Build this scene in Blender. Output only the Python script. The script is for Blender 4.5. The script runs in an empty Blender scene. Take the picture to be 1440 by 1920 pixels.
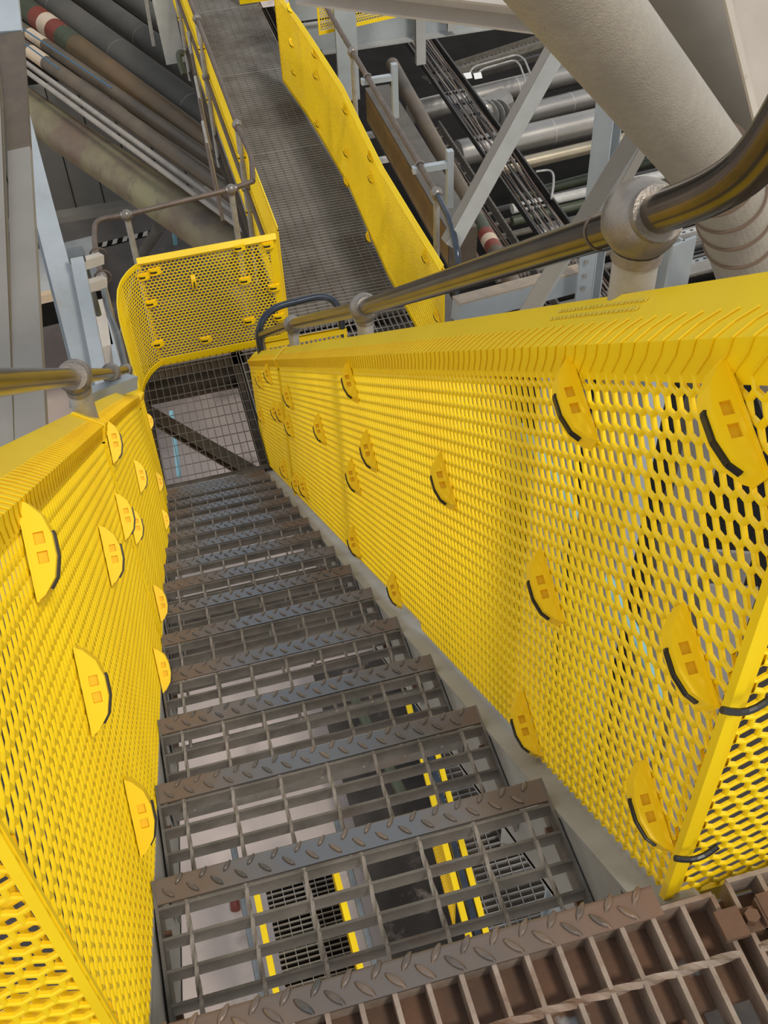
import bpy, math, random
import numpy as np
from mathutils import Matrix, Vector
random.seed(7); np.random.seed(7)
sc = bpy.context.scene
COL = sc.collection
# ------------------------------------------------------------------ camera
YAW, PITCH, ROLL, FPX = 0.229252, 0.804940, -0.049503, 2067.42
CAM = np.array([0.190469, -0.512609, 1.308807])
FW = np.array([math.sin(YAW)*math.cos(PITCH), math.cos(YAW)*math.cos(PITCH), -math.sin(PITCH)])
_r = np.array([math.cos(YAW), -math.sin(YAW), 0.0]); _u = np.cross(_r, FW)
RT = _r*math.cos(ROLL)+_u*math.sin(ROLL); UP = -_r*math.sin(ROLL)+_u*math.cos(ROLL)
cd = bpy.data.cameras.new('camera'); cam = bpy.data.objects.new('camera', cd); COL.objects.link(cam)
cd.sensor_fit = 'VERTICAL'; cd.sensor_height = 36; cd.sensor_width = 27; cd.lens = FPX/1920*36
cd.clip_start = .02; cd.clip_end = 300
cam.matrix_world = Matrix(((RT[0], UP[0], -FW[0], CAM[0]), (RT[1], UP[1], -FW[1], CAM[1]), (RT[2], UP[2], -FW[2], CAM[2]), (0, 0, 0, 1)))
sc.camera = cam
# ------------------------------------------------------------------ light
sc.view_settings.view_transform = 'Standard'; sc.view_settings.look = 'None'
sc.view_settings.gamma = 1; sc.view_settings.use_curve_mapping = False
sc.view_settings.exposure = 0.15
w = bpy.data.worlds.new('overcast_sky'); sc.world = w; w.use_nodes = True
nt = w.node_tree; bg = nt.nodes['Background']
tc = nt.nodes.new('ShaderNodeTexCoord'); sx = nt.nodes.new('ShaderNodeSeparateXYZ'); cr = nt.nodes.new('ShaderNodeValToRGB')
nt.links.new(tc.outputs['Generated'], sx.inputs[0]); nt.links.new(sx.outputs['Z'], cr.inputs[0])
cr.color_ramp.elements[0].position = 0.0; cr.color_ramp.elements[0].color = (.95, .93, .88, 1)
cr.color_ramp.elements[1].position = 1.0; cr.color_ramp.elements[1].color = (.52, .60, .72, 1)
nt.links.new(cr.outputs[0], bg.inputs[0]); bg.inputs[1].default_value = 0.95
sd = bpy.data.lights.new('sun', 'SUN'); sun = bpy.data.objects.new('sun', sd); COL.objects.link(sun)
sd.energy = 1.5; sd.angle = math.radians(9); sd.color = (1, .93, .82)
sun.rotation_euler = Vector((.28, -.62, 1.0)).to_track_quat('Z', 'Y').to_euler()
# ------------------------------------------------------------------ helpers
def ray(px, py): return (px-720)*RT-(py-960)*UP+FPX*FW
def AX(px, py, X): d = ray(px, py); return CAM+d*(X-CAM[0])/d[0]
def AY(px, py, Y): d = ray(px, py); return CAM+d*(Y-CAM[1])/d[1]
def AZ(px, py, Z): d = ray(px, py); return CAM+d*(Z-CAM[2])/d[2]
def AD(px, py, D): return CAM+ray(px, py)*D/FPX
def V(*a): return np.array(a, float)
def nrm(a): a = np.asarray(a, float); return a/(np.linalg.norm(a)+1e-12)

class MB:
    def __init__(s): s.v = []; s.f = []; s.n = 0
    def add(s, v, f):
        v = np.asarray(v, float).reshape(-1, 3); s.v.append(v)
        s.f += [tuple(i+s.n for i in q) for q in f]; s.n += len(v); return s
    def quads(s, v, q):            # many quads at once
        v = np.asarray(v, float).reshape(-1, 3); s.v.append(v)
        s.f.append(('Q', np.asarray(q)+s.n)); s.n += len(v); return s
    def box(s, a, b, wd, ht, up=(0, 0, 1), t=(0, 0)):   # bar from a to b; wd across, ht along up
        a = np.asarray(a, float); b = np.asarray(b, float); d = nrm(b-a)
        sd_ = nrm(np.cross(d, up)); u2 = np.cross(sd_, d)
        P = []
        for e in (a, b):
            for i, j in ((-1, -1), (1, -1), (1, 1), (-1, 1)):
                P.append(e+sd_*(i*wd/2+t[0])+u2*(j*ht/2+t[1]))
        return s.add(P, [(0, 3, 2, 1), (4, 5, 6, 7), (0, 1, 5, 4), (1, 2, 6, 5), (2, 3, 7, 6), (3, 0, 4, 7)])
    def cbox(s, c, sx_, sy_, sz_):
        c = np.asarray(c, float); return s.box(c-V(0, sy_/2, 0), c+V(0, sy_/2, 0), sx_, sz_)
    def tube(s, pts, r, n=14, cap=True, twist=0, sq=1):
        pts = [np.asarray(p, float) for p in pts]; m = len(pts)
        T = [nrm(pts[min(i+1, m-1)]-pts[max(i-1, 0)]) for i in range(m)]
        ref = V(0, 0, 1) if abs(T[0][2]) < .9 else V(1, 0, 0)
        N = nrm(np.cross(T[0], ref)); P = []
        rr = r if hasattr(r, '__len__') else [r]*m
        for i in range(m):
            N = nrm(N-T[i]*np.dot(N, T[i])); B = np.cross(T[i], N)
            for k in range(n):
                a = 2*math.pi*k/n+twist*i
                P.append(pts[i]+rr[i]*(math.cos(a)*N+math.sin(a)*B))
        F = [(i*n+k, i*n+(k+1) % n, (i+1)*n+(k+1) % n, (i+1)*n+k) for i in range(m-1) for k in range(n)]
        if cap: F += [tuple(range(n))[::-1], tuple((m-1)*n+k for k in range(n))]
        return s.add(P, F)
    def ball(s, c, r, n=20, m=12, sc_=(1, 1, 1)):
        c = np.asarray(c, float); P = []
        for i in range(m+1):
            ph = math.pi*i/m
            for k in range(n):
                th = 2*math.pi*k/n
                P.append(c+r*V(math.sin(ph)*math.cos(th)*sc_[0], math.sin(ph)*math.sin(th)*sc_[1], math.cos(ph)*sc_[2]))
        return s.add(P, [(i*n+k, (i+1)*n+k, (i+1)*n+(k+1) % n, i*n+(k+1) % n) for i in range(m) for k in range(n)])
    def prism(s, poly, a, b):      # poly: list of 3D offsets, swept from a to b
        a = np.asarray(a, float); b = np.asarray(b, float); n = len(poly)
        P = [a+np.asarray(p) for p in poly]+[b+np.asarray(p) for p in poly]
        return s.add(P, [tuple(range(n))[::-1], tuple(range(n, 2*n))]+[(k, (k+1) % n, n+(k+1) % n, n+k) for k in range(n)])
    def build(s, name, m, parent=None, smooth=False):
        me = bpy.data.meshes.new(name)
        vs = np.concatenate(s.v) if s.v else np.zeros((0, 3))
        loops = []; tot = []
        for f in s.f:
            if f[0] == 'Q' if isinstance(f[0], str) else False:
                loops.append(f[1].reshape(-1)); tot.append(np.full(len(f[1]), 4))
            else:
                loops.append(np.array(f)); tot.append(np.array([len(f)]))
        lp = np.concatenate(loops).astype(np.int32); tt = np.concatenate(tot).astype(np.int32)
        st = np.concatenate([[0], np.cumsum(tt)[:-1]]).astype(np.int32)
        me.vertices.add(len(vs)); me.vertices.foreach_set('co', vs.astype(np.float32).ravel())
        me.loops.add(len(lp)); me.loops.foreach_set('vertex_index', lp)
        me.polygons.add(len(tt)); me.polygons.foreach_set('loop_start', st)
        me.polygons.foreach_set('use_smooth', np.full(len(tt), bool(smooth)))
        me.update(calc_edges=True); me.validate()
        me.materials.append(m)
        o = bpy.data.objects.new(name, me); COL.objects.link(o)
        if parent is not None: o.parent = parent
        if smooth:
            try:
                me.set_sharp_from_angle(angle=math.radians(40))
            except Exception: pass
        return o

def tag(o, label=None, cat=None, group=None, kind=None):
    if label: o['label'] = label
    if cat: o['category'] = cat
    if group: o['group'] = group
    if kind: o['kind'] = kind
    return o
def thing(name, label, cat, loc=(0, 0, 0), group=None):
    o = bpy.data.objects.new(name, None); COL.objects.link(o); o.empty_display_size = .1
    tag(o, label, cat, group); return o
def copy_tree(o, parent=None):
    c = o.copy(); COL.objects.link(c); c.parent = parent
    for ch in list(o.children): copy_tree(ch, c)
    return c

# ------------------------------------------------------------------ materials
def mat(name, c1, c2=None, rough=.6, metal=0.0, scale=6, lo=.35, hi=.65, bump=0, bscale=80, c3=None, s3=2.0, t3=(.55, .7), stretch=None, coat=0, spec=.5, detail=6):
    m = bpy.data.materials.new(name); m.use_nodes = True; t = m.node_tree; b = t.nodes['Principled BSDF']
    b.inputs['Roughness'].default_value = rough; b.inputs['Metallic'].default_value = metal
    b.inputs['Specular IOR Level'].default_value = spec
    b.inputs['Coat Weight'].default_value = coat
    tx = t.nodes.new('ShaderNodeTexCoord'); src = tx.outputs['Object']
    oi = t.nodes.new('ShaderNodeObjectInfo'); va = t.nodes.new('ShaderNodeVectorMath'); va.operation = 'ADD'
    cm = t.nodes.new('ShaderNodeVectorMath'); cm.operation = 'SCALE'; cm.inputs[0].default_value = (7, 13, 5)
    t.links.new(oi.outputs['Random'], cm.inputs['Scale']); t.links.new(src, va.inputs[0]); t.links.new(cm.outputs[0], va.inputs[1])
    src = va.outputs[0]
    if stretch:
        mp = t.nodes.new('ShaderNodeMapping'); mp.inputs['Scale'].default_value = stretch
        t.links.new(src, mp.inputs[0]); src = mp.outputs[0]
    out = None
    def noise(sca, a, b_, det=detail):
        n = t.nodes.new('ShaderNodeTexNoise'); n.inputs['Scale'].default_value = sca; n.inputs['Detail'].default_value = det
        n.inputs['Roughness'].default_value = .65
        t.links.new(src, n.inputs['Vector']); r = t.nodes.new('ShaderNodeMapRange')
        r.inputs[1].default_value = a; r.inputs[2].default_value = b_
        t.links.new(n.outputs[0], r.inputs[0]); return r.outputs[0], n
    def mix(f, a, b_):
        x = t.nodes.new('ShaderNodeMix'); x.data_type = 'RGBA'
        t.links.new(f, x.inputs[0])
        for i, q in ((6, a), (7, b_)):
            if isinstance(q, tuple): x.inputs[i].default_value = (*q, 1)
            else: t.links.new(q, x.inputs[i])
        return x.outputs[2]
    cur = tuple(c1)
    if c2:
        f, _ = noise(scale, lo, hi); cur = mix(f, tuple(c1), tuple(c2))
    if c3:
        f, _ = noise(s3, *t3); cur = mix(f, cur, tuple(c3))
    if isinstance(cur, tuple): b.inputs['Base Color'].default_value = (*cur, 1)
    else: t.links.new(cur, b.inputs['Base Color'])
    if bump:
        n = t.nodes.new('ShaderNodeTexNoise'); n.inputs['Scale'].default_value = bscale; n.inputs['Detail'].default_value = 4
        t.links.new(src, n.inputs['Vector']); bp = t.nodes.new('ShaderNodeBump'); bp.inputs['Strength'].default_value = bump
        bp.inputs['Distance'].default_value = .004
        t.links.new(n.outputs[0], bp.inputs['Height']); t.links.new(bp.outputs[0], b.inputs['Normal'])
    return m
M = {}
M['yellow'] = mat('yellow_plastic', (.95, .67, .004), (.90, .60, .003), rough=.42, scale=3, spec=.4)
M['clip'] = mat('yellow_clip', (1.0, .66, .004), rough=.4, spec=.4)
M['clip_shade'] = mat('shaded_yellow', (.92, .58, .003), rough=.6)  # darker yellow: shade in recesses and on a far guard as colour
M['print'] = mat('worn_grey_print', (.74, .56, .04), rough=.5)
M['black'] = mat('black_rubber', (.012, .012, .012), rough=.35)
M['grate'] = mat('grating_steel', (.20, .18, .155), (.115, .105, .088), rough=.6, metal=.25, scale=14, c3=(.15, .085, .05), s3=5, t3=(.58, .75))
M['grate_warm'] = mat('landing_steel', (.38, .30, .24), (.25, .19, .145), rough=.65, metal=.2, scale=18, c3=(.17, .08, .04), s3=7, t3=(.5, .7))
M['walk'] = mat('walkway_steel', (.36, .345, .33), (.27, .255, .24), rough=.6, metal=.25, scale=3, c3=(.14, .11, .09), s3=.9, t3=(.5, .7))
M['weld'] = mat('pale_weld_rod', (.34, .31, .28), (.22, .19, .16), rough=.6, metal=.2, scale=30)
M['galv'] = mat('galvanised', (.40, .385, .36), (.30, .285, .26), rough=.5, metal=.35, scale=20, c3=(.24, .19, .15), s3=4, t3=(.58, .8), bump=.15, bscale=220)
M['ballm'] = mat('cast_ball', (.27, .24, .21), (.18, .16, .14), rough=.36, metal=.6, scale=16, bump=.15, bscale=260)
M['polish'] = mat('worn_polished_steel', (.22, .18, .13), (.10, .085, .07), rough=.2, metal=.9, scale=5, stretch=(6, 1, 1), lo=.3, hi=.7)
M['railrust'] = mat('brown_rail_steel', (.15, .11, .085), (.10, .075, .06), rough=.5, metal=.4, scale=9)
M['railblue'] = mat('dark_blue_rail', (.055, .07, .095), (.035, .04, .05), rough=.22, metal=.5, scale=6)
M['greyrail'] = mat('grey_rail', (.17, .185, .19), (.12, .125, .13), rough=.4, metal=.4, scale=6)
M['bluegrey'] = mat('pale_blue_grey_paint', (.37, .405, .43), (.30, .33, .35), rough=.45, scale=3, c3=(.30, .28, .25), s3=3, t3=(.62, .8))
M['greypaint'] = mat('grey_paint', (.40, .405, .39), (.32, .32, .305), rough=.5, scale=3, c3=(.33, .20, .10), s3=5, t3=(.68, .8))
M['stringer'] = mat('stringer_grey', (.36, .36, .345), (.28, .275, .255), rough=.5, scale=5)
M['taupe'] = mat('taupe_paint', (.235, .215, .185), (.20, .18, .155), rough=.5, scale=2)
M['brownstain'] = mat('brown_stained_steel', (.105, .078, .05), (.08, .06, .042), rough=.6, scale=10)
M['duct'] = mat('grained_duct', (.40, .36, .29), (.30, .275, .23), rough=.42, metal=.35, scale=3, c3=(.33, .29, .24), s3=40, t3=(.4, .7), bump=.5, bscale=160)
M['ductseam'] = mat('brown_seam', (.16, .11, .075), rough=.7)
M['whitebeam'] = mat('warm_white_steel', (.52, .47, .41), (.43, .38, .33), rough=.55, scale=3, c3=(.28, .19, .12), s3=9, t3=(.66, .78), bump=.1)
M['sandy'] = mat('sandy_dirt', (.42, .33, .24), (.32, .26, .2), rough=.9, scale=18)
M['ochre'] = mat('ochre_steel', (.44, .27, .085), (.32, .20, .07), rough=.6, scale=3)
M['darkflange'] = mat('dark_grey_flange', (.12, .108, .095), (.085, .075, .065), rough=.6, scale=5)
M['brownpipe'] = mat('brown_pipe', (.13, .095, .06), (.085, .065, .045), rough=.5, scale=3)
M['ochrepipe'] = mat('ochre_brown_pipe', (.14, .082, .032), (.08, .058, .03), rough=.5, scale=2)
M['bigpipe'] = mat('weathered_pipe', (.13, .085, .055), (.19, .17, .085), rough=.5, scale=1.6, c3=(.10, .07, .05), s3=3)
M['greenpipe'] = mat('green_pipe', (.06, .07, .04), (.04, .045, .025), rough=.5, scale=3)
M['red'] = mat('red_band', (.17, .035, .02), rough=.5)
M['cream'] = mat('cream_band', (.55, .40, .25), (.48, .40, .32), rough=.6, scale=6)
M['greyduct'] = mat('dull_grey_lagging', (.098, .09, .076), (.075, .07, .06), rough=.75, spec=.2, scale=1.5)
M['silver'] = mat('silver_cladding', (.34, .32, .29), (.24, .22, .20), rough=.35, metal=.6, scale=1.5, stretch=(.5, 2, 2))
M['gold'] = mat('tarnished_cladding', (.45, .38, .27), (.32, .27, .19), rough=.32, metal=.7, scale=2)
M['siding'] = mat('grey_siding', (.125, .115, .10), (.10, .092, .08), rough=.6, scale=1.5)
M['darksteel_shade'] = mat('dark_steel_and_shade', (.014, .012, .010), (.008, .007, .006), rough=.9, spec=.1, scale=2)  # dark steel parts, and near-black sheets that hold shade as colour
M['blacksteel'] = mat('black_tray_steel', (.018, .018, .017), (.03, .027, .024), rough=.45, scale=8)
M['traygrey'] = mat('dull_tray_steel', (.16, .14, .115), (.10, .088, .07), rough=.6, scale=12)
M['traywhite'] = mat('pale_tray_steel', (.52, .51, .48), (.40, .38, .35), rough=.5, scale=8)
M['cable'] = mat('dark_cable', (.03, .026, .023), rough=.5)
M['cable_brown'] = mat('brown_cable', (.10, .065, .045), rough=.5)
M['cable_pale'] = mat('pale_cable', (.25, .21, .175), rough=.5)
M['concrete'] = mat('pinkish_concrete', (.56, .455, .40), (.45, .37, .325), rough=.9, scale=1.3, c3=(.16, .13, .115), s3=.8, t3=(.55, .72))
M['floorbrown'] = mat('brown_grey_floor', (.13, .112, .098), (.095, .08, .07), rough=.85, scale=1.5, c3=(.2, .17, .14), s3=2.4, t3=(.62, .75))
M['pedestal'] = mat('white_concrete', (.52, .47, .40), (.44, .39, .33), rough=.8, scale=4)
M['floordark'] = mat('dark_stained_and_shaded_floor', (.07, .056, .046), (.03, .024, .02), rough=.85, scale=1.2, c3=(.20, .16, .14), s3=1.7, t3=(.58, .66))
M['palepipe'] = mat('pale_brown_pipe', (.31, .275, .235), (.24, .21, .18), rough=.6, scale=6)
M['rust'] = mat('rusty_plate', (.17, .085, .045), (.10, .06, .04), rough=.8, scale=9, c3=(.34, .34, .34), s3=3.5, t3=(.62, .66), bump=.3)
M['bluepipe'] = mat('light_blue_pipe', (.25, .50, .58), (.20, .42, .50), rough=.4, scale=4)
M['blueline'] = mat('blue_hose', (.04, .12, .20), rough=.4)
M['white'] = mat('white_tag', (.75, .75, .72), rough=.5)
M['underbeam'] = mat('dark_brown_beam', (.085, .062, .042), (.055, .042, .03), rough=.7, scale=4)
# chequer plate nosing: bright blue-grey worn middle, rusty ends
def nosing_mat(name, xw, mid, rustc, ends=True):
    m = bpy.data.materials.new(name); m.use_nodes = True; t = m.node_tree; b = t.nodes['Principled BSDF']
    b.inputs['Metallic'].default_value = .55; b.inputs['Roughness'].default_value = .42
    tx = t.nodes.new('ShaderNodeTexCoord'); oi = t.nodes.new('ShaderNodeObjectInfo')
    sp = t.nodes.new('ShaderNodeSeparateXYZ'); t.links.new(tx.outputs['Object'], sp.inputs[0])
    def mth(op, a, b_=None, c=None):
        n = t.nodes.new('ShaderNodeMath'); n.operation = op
        for i, q in enumerate((a, b_, c)):
            if q is None: continue
            if isinstance(q, (int, float)): n.inputs[i].default_value = q
            else: t.links.new(q, n.inputs[i])
        return n.outputs[0]
    sh = mth('MULTIPLY_ADD', oi.outputs['Random'], .12, xw/2-.06)
    d = mth('ABSOLUTE', mth('SUBTRACT', sp.outputs['X'], sh))
    d = mth('MULTIPLY', d, 2/xw)
    sca = t.nodes.new('ShaderNodeVectorMath'); sca.operation = 'ADD'
    cmb = t.nodes.new('ShaderNodeVectorMath'); cmb.operation = 'SCALE'; cmb.inputs[0].default_value = (9, 4, 7)
    t.links.new(oi.outputs['Random'], cmb.inputs['Scale']); t.links.new(tx.outputs['Object'], sca.inputs[0]); t.links.new(cmb.outputs[0], sca.inputs[1])
    n = t.nodes.new('ShaderNodeTexNoise'); n.inputs['Scale'].default_value = 13; n.inputs['Detail'].default_value = 8; n.inputs['Roughness'].default_value = .7
    t.links.new(sca.outputs[0], n.inputs['Vector'])
    f = mth('ADD', d, mth('MULTIPLY_ADD', n.outputs[0], 1.5, -.75 if ends else -.25))
    r = t.nodes.new('ShaderNodeMapRange'); r.inputs[1].default_value = .30; r.inputs[2].default_value = .95; t.links.new(f, r.inputs[0])
    x = t.nodes.new('ShaderNodeMix'); x.data_type = 'RGBA'; t.links.new(r.outputs[0], x.inputs[0])
    x.inputs[6].default_value = (*mid, 1); x.inputs[7].default_value = (*rustc, 1)
    t.links.new(x.outputs[2], b.inputs['Base Color'])
    rr = t.nodes.new('ShaderNodeMapRange'); rr.inputs[3].default_value = .36; rr.inputs[4].default_value = .8
    t.links.new(r.outputs[0], rr.inputs[0]); t.links.new(rr.outputs[0], b.inputs['Roughness'])
    mm = t.nodes.new('ShaderNodeMapRange'); mm.inputs[3].default_value = .6; mm.inputs[4].default_value = .1
    t.links.new(r.outputs[0], mm.inputs[0]); t.links.new(mm.outputs[0], b.inputs['Metallic'])
    return m
WT = 0.6116; G = 0.3024; RISE = 0.23
M['nosing'] = nosing_mat('tread_nosing_steel', WT, (.19, .195, .205), (.175, .125, .088))
M['bump'] = mat('worn_bump_steel', (.11, .11, .11), (.24, .19, .15), rough=.35, metal=.6, scale=5)
M['bump_top'] = mat('worn_landing_bumps', (.10, .095, .09), (.30, .21, .15), rough=.3, metal=.6, scale=9)
M['nosing_top'] = nosing_mat('landing_nosing_steel', WT*1.1, (.19, .155, .13), (.20, .12, .08))

SL = nrm(V(0, G, -RISE))          # down-slope direction
SN = nrm(V(0, RISE, G))           # square to the slope, upward
# ------------------------------------------------------------------ ground and far structure
g = MB(); g.box((0, -8, -9.6), (0, 40, -9.6), 60, .2); tag(g.build('floor', M['concrete']), kind='structure')
g = MB(); g.box((-2.6, 12.4, -7.35), (-2.6, 16, -7.35), 9.5, .1)
tag(g.build('floor', M['floorbrown']), kind='structure')

# ------------------------------------------------------------------ hexagon mesh sheet
PIT = .0265; STR = .0062; THK = .0046
def hexsheet(mb, L, H, test, fn, pit=PIT, st=STR, th=THK, off=(0, 0)):
    R0 = pit/math.sqrt(3); R1 = (pit-st*.45)/math.sqrt(3); R2 = (pit-st)/math.sqrt(3)
    rp = pit*math.sqrt(3)/2
    nj = int(H/rp)+3; ni = int(L/pit)+3
    J, I = np.meshgrid(np.arange(-1, nj), np.arange(-1, ni), indexing='ij')
    cu = (I*pit+(J % 2)*pit/2+off[0]).ravel(); cv = (J*rp+off[1]).ravel()
    k = test(cu, cv); cu = cu[k]; cv = cv[k]; N = len(cu)
    if N == 0: return
    a = np.radians(90+60*np.arange(6)); cx, sy = np.cos(a), np.sin(a)
    rings = [(R0, th*.5), (R1, th*.5), (R2, th*.2), (R2, -th*.5), (R0, -th*.5)]
    U = np.stack([cu[:, None]+r*cx for r, _ in rings], 1); W_ = np.stack([cv[:, None]+r*sy for r, _ in rings], 1)
    Z = np.stack([np.full((N, 6), z) for _, z in rings], 1)
    P = fn(U.ravel(), W_.ravel(), Z.ravel())
    q = []
    for ri in range(4):
        for kx in range(6):
            q.append((ri*6+kx, ri*6+(kx+1) % 6, (ri+1)*6+(kx+1) % 6, (ri+1)*6+kx))
    q = np.array(q); Q = (q[None]+30*np.arange(N)[:, None, None]).reshape(-1, 4)
    mb.quads(P, Q)

def clip_mesh():
    # yellow boat shaped spacer: +z out of the sheet, long axis y, square pockets in both long side faces
    prof = [(-.056, 0), (-.050, .010), (-.034, .023), (-.012, .029), (.012, .029), (.034, .023), (.050, .010), (.056, 0)]
    w2 = .016; mb = MB(); n = len(prof)
    P = [(-w2, y, z) for y, z in prof]+[(w2, y, z) for y, z in prof]
    F = [(k, (k+1) % n, n+(k+1) % n, n+k) for k in range(n)]
    mb.add(P, F)
    q = [(-.017, -.004), (.004, .017)]; z0, z1 = .010, .021
    for s_ in (-1, 1):
        x = s_*w2
        # side face split round two pockets
        ys = [-.034, q[0][0], q[0][1], q[1][0], q[1][1], .034]
        low = [(x, y, z0) for y in ys]; hi = [(x, y, z1) for y in ys]; m = 6
        mb.add(low+hi, [(k, k+1, m+k+1, m+k) for k in (0, 2, 4)])
        mb.add([(x, -.056, 0), (x, .056, 0), (x, .034, z0), (x, -.034, z0)], [(0, 1, 2, 3)])
        mb.add([(x, -.056, 0), (x, -.034, z0), (x, -.034, z1), (x, -.034, .023), (x, -.050, .010)], [(0, 1, 2, 3, 4)])
        mb.add([(x, .056, 0), (x, .034, z0), (x, .034, z1), (x, .034, .023), (x, .050, .010)], [(0, 1, 2, 3, 4)])
        mb.add([(x, -.034, z1), (x, .034, z1), (x, .034, .023), (x, .012, .029), (x, -.012, .029), (x, -.034, .023)], [(0, 1, 2, 3, 4, 5)])
    mb.cbox((0, 0, .0015), .036, .112, .003)
    rec = MB()
    for s_ in (-1, 1):
        for a, b in q:
            A = [(s_*w2, a, z0), (s_*w2, b, z0), (s_*w2, b, z1), (s_*w2, a, z1)]; B = [(s_*(w2-.006), y*.92+.08*(a+b)/2, z) for _, y, z in A]
            rec.add(A+B, [(4, 5, 6, 7)]+[(i, (i+1) % 4, 4+(i+1) % 4, 4+i) for i in range(4)])
    return mb, rec
_cm, _cr = clip_mesh()
def strap_mb():
    mb = MB(); pts = [V(0, y, z+.0012) for y, z in ((-.016, .028), (-.012, .029), (.012, .029), (.034, .023), (.045, .0145))]
    for i in range(len(pts)-1): mb.box(pts[i], pts[i+1], .009, .003, up=(0, 0, 1))
    return mb
CLIP = {}
def add_clip(parent, P, ang, n, lay=V(0, 1, 0), s=1.0, flip=1):
    """clip on a sheet: P centre, n outward normal, ang = tilt of long axis from vertical towards -lay"""
    n = nrm(n); ya = -nrm(lay)*math.sin(ang)-V(0, 0, 1)*math.cos(ang); ya = nrm(ya-n*np.dot(ya, n)); xa = np.cross(ya, n)
    Mx = Matrix(((xa[0], ya[0], n[0], P[0]), (xa[1], ya[1], n[1], P[1]), (xa[2], ya[2], n[2], P[2]), (0, 0, 0, 1)))
    Sx = Matrix.Diagonal((s*flip, s, s, 1))
    if not CLIP:
        a = _cm.build('clip', M['clip'], None); b = _cr.build('pocket', M['clip_shade'], None); c = strap_mb().build('strap', M['black'], None)
        b.parent = a; c.parent = a; c['label'] = 'black strap'; CLIP['a'] = a; o = a
    else:
        o = CLIP['a'].copy(); COL.objects.link(o)
        for ch in list(CLIP['a'].children):
            c = ch.copy(); COL.objects.link(c); c.parent = o
    o.parent = parent; o.matrix_basis = Mx @ Sx
    return o

# ------------------------------------------------------------------ stair side guard panels
def rel_to_z(y, rel): return rel-RISE*y/G
RBF = {1: -.015, -1: -.05}
def stair_panel(label, X0, side, y0, y1, rb, rm, prof, bulge=None, seam_far=False, clips=(), ang=50, near_bar=True, ret=None):
    """side=+1: sheet seen from its -x side (right hand of the stair); prof: lip profile [(dx, rel)]"""
    root = thing('guard_panel', label, 'guard panel')
    bl = bulge or (lambda y, r: 0*y)
    mb = MB(); ys = y0
    c = G/math.hypot(G, RISE); sn = RISE/math.hypot(G, RISE)
    rbn = rb; rbfar = RBF[side]; rbfun = lambda y: rbfar+(rbn-rbfar)*np.exp(-np.maximum(np.asarray(y)-y0, 0)/.45)
    rb = min(rbn, rbfar)
    L = (y1-y0)/c+1.2; H = (rm-rb)*c+.1
    # u along slope, v square to it; origin at (y0, rel rb) shifted uphill
    def yz(u, v): return y0+(u-.6)*c+v*sn, rel_to_z(y0, rb)-(u-.6)*sn+v*c
    def test(u, v):
        y, z = yz(u, v); rel = z+RISE*y/G
        return (y > y0+.010) & (y < y1-.006) & (rel > rbfun(y)+.004) & (rel < rm+.006)
    def fn(u, v, wz):
        y, z = yz(u, v); rel = z+RISE*y/G
        x = X0+bl(y, rel)-side*wz
        return np.stack([x, y, z], -1)
    hexsheet(mb, L, H, test, fn, th=.0050 if side == 1 else .0034)
    mb.build('mesh_sheet', M['yellow'], root)
    # lip
    lp = MB(); n = 40
    yy = np.linspace(y0, y1, n)
    ring = [(a, b) for a, b in prof]; back = [(a+side*.005, b-.001) for a, b in prof[::-1]]
    poly = ring+back; m = len(poly)
    P = []
    for y in yy:
        for a, b in poly: P.append((X0+a+float(bl(y, b)), y, rel_to_z(y, b)))
    F = [(i*m+k, i*m+(k+1) % m, (i+1)*m+(k+1) % m, (i+1)*m+k) for i in range(n-1) for k in range(m)]
    F += [tuple(range(m))[::-1], tuple((n-1)*m+k for k in range(m))]
    lp.add(P, F); lpo = lp.build('top_lip', M['yellow'], root)
    # moulded chevron ribs that continue the honeycomb over the lip
    rb_ = MB(); yv = y0+.03
    k0 = prof[-1]; k1 = prof[-2]; k2 = prof[0]
    while yv < y1-.03:
        pts = []
        for t, dy in ((.45, 0), (.25, .012), (0, .016)):
            a = k1[0]+(k0[0]-k1[0])*t; b = k1[1]+(k0[1]-k1[1])*t; pts.append((a, b, yv+dy))
        for t, dy in ((.35, .024), (.8, .045)):
            a = k1[0]+(k2[0]-k1[0])*t; b = k1[1]+(k2[1]-k1[1])*t; pts.append((a, b, yv+dy))
        Q = [V(X0+a-side*.0012+float(bl(y, b)), y, rel_to_z(y, b)+.0010) for a, b, y in pts]
        for i in range(4): rb_.box(Q[i], Q[i+1], .0014, .0014, up=(side*-1, 0, .6))
        yv += PIT
    rb_.build('rib_pattern', M['yellow'], root)
    if near_bar:
        e = MB(); top = [(X0+a-side*.003+float(bl(y0, b)), b) for a, b in prof]
        pl = [(X0-side*.004+float(bl(y0, rb)), rb-.005)]+[(X0-side*.004+float(bl(y0, r)), r) for r in np.linspace(rb, rm, 6)]+top
        bw = .012 if side == 1 else .006
        for i in range(len(pl)-1):
            e.box((pl[i][0], y0, rel_to_z(y0, pl[i][1])), (pl[i+1][0], y0, rel_to_z(y0, pl[i+1][1])-.0), bw, bw, up=(0, 1, 0))
        e.build('edge_bar', M['yellow'], root)
    for cl in clips:
        px, py = cl[:2]; s = cl[2] if len(cl) > 2 else 1.0; dark = len(cl) > 3
        P = AX(px, py, X0-side*.012); 
        rr = P[2]+RISE*P[1]/G; P[0] = X0-side*.004+float(bl(P[1], rr))
        add_clip(root, P, math.radians(ang if not dark else ang-15), V(-side, 0, 0), s=s)
    return root

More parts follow.
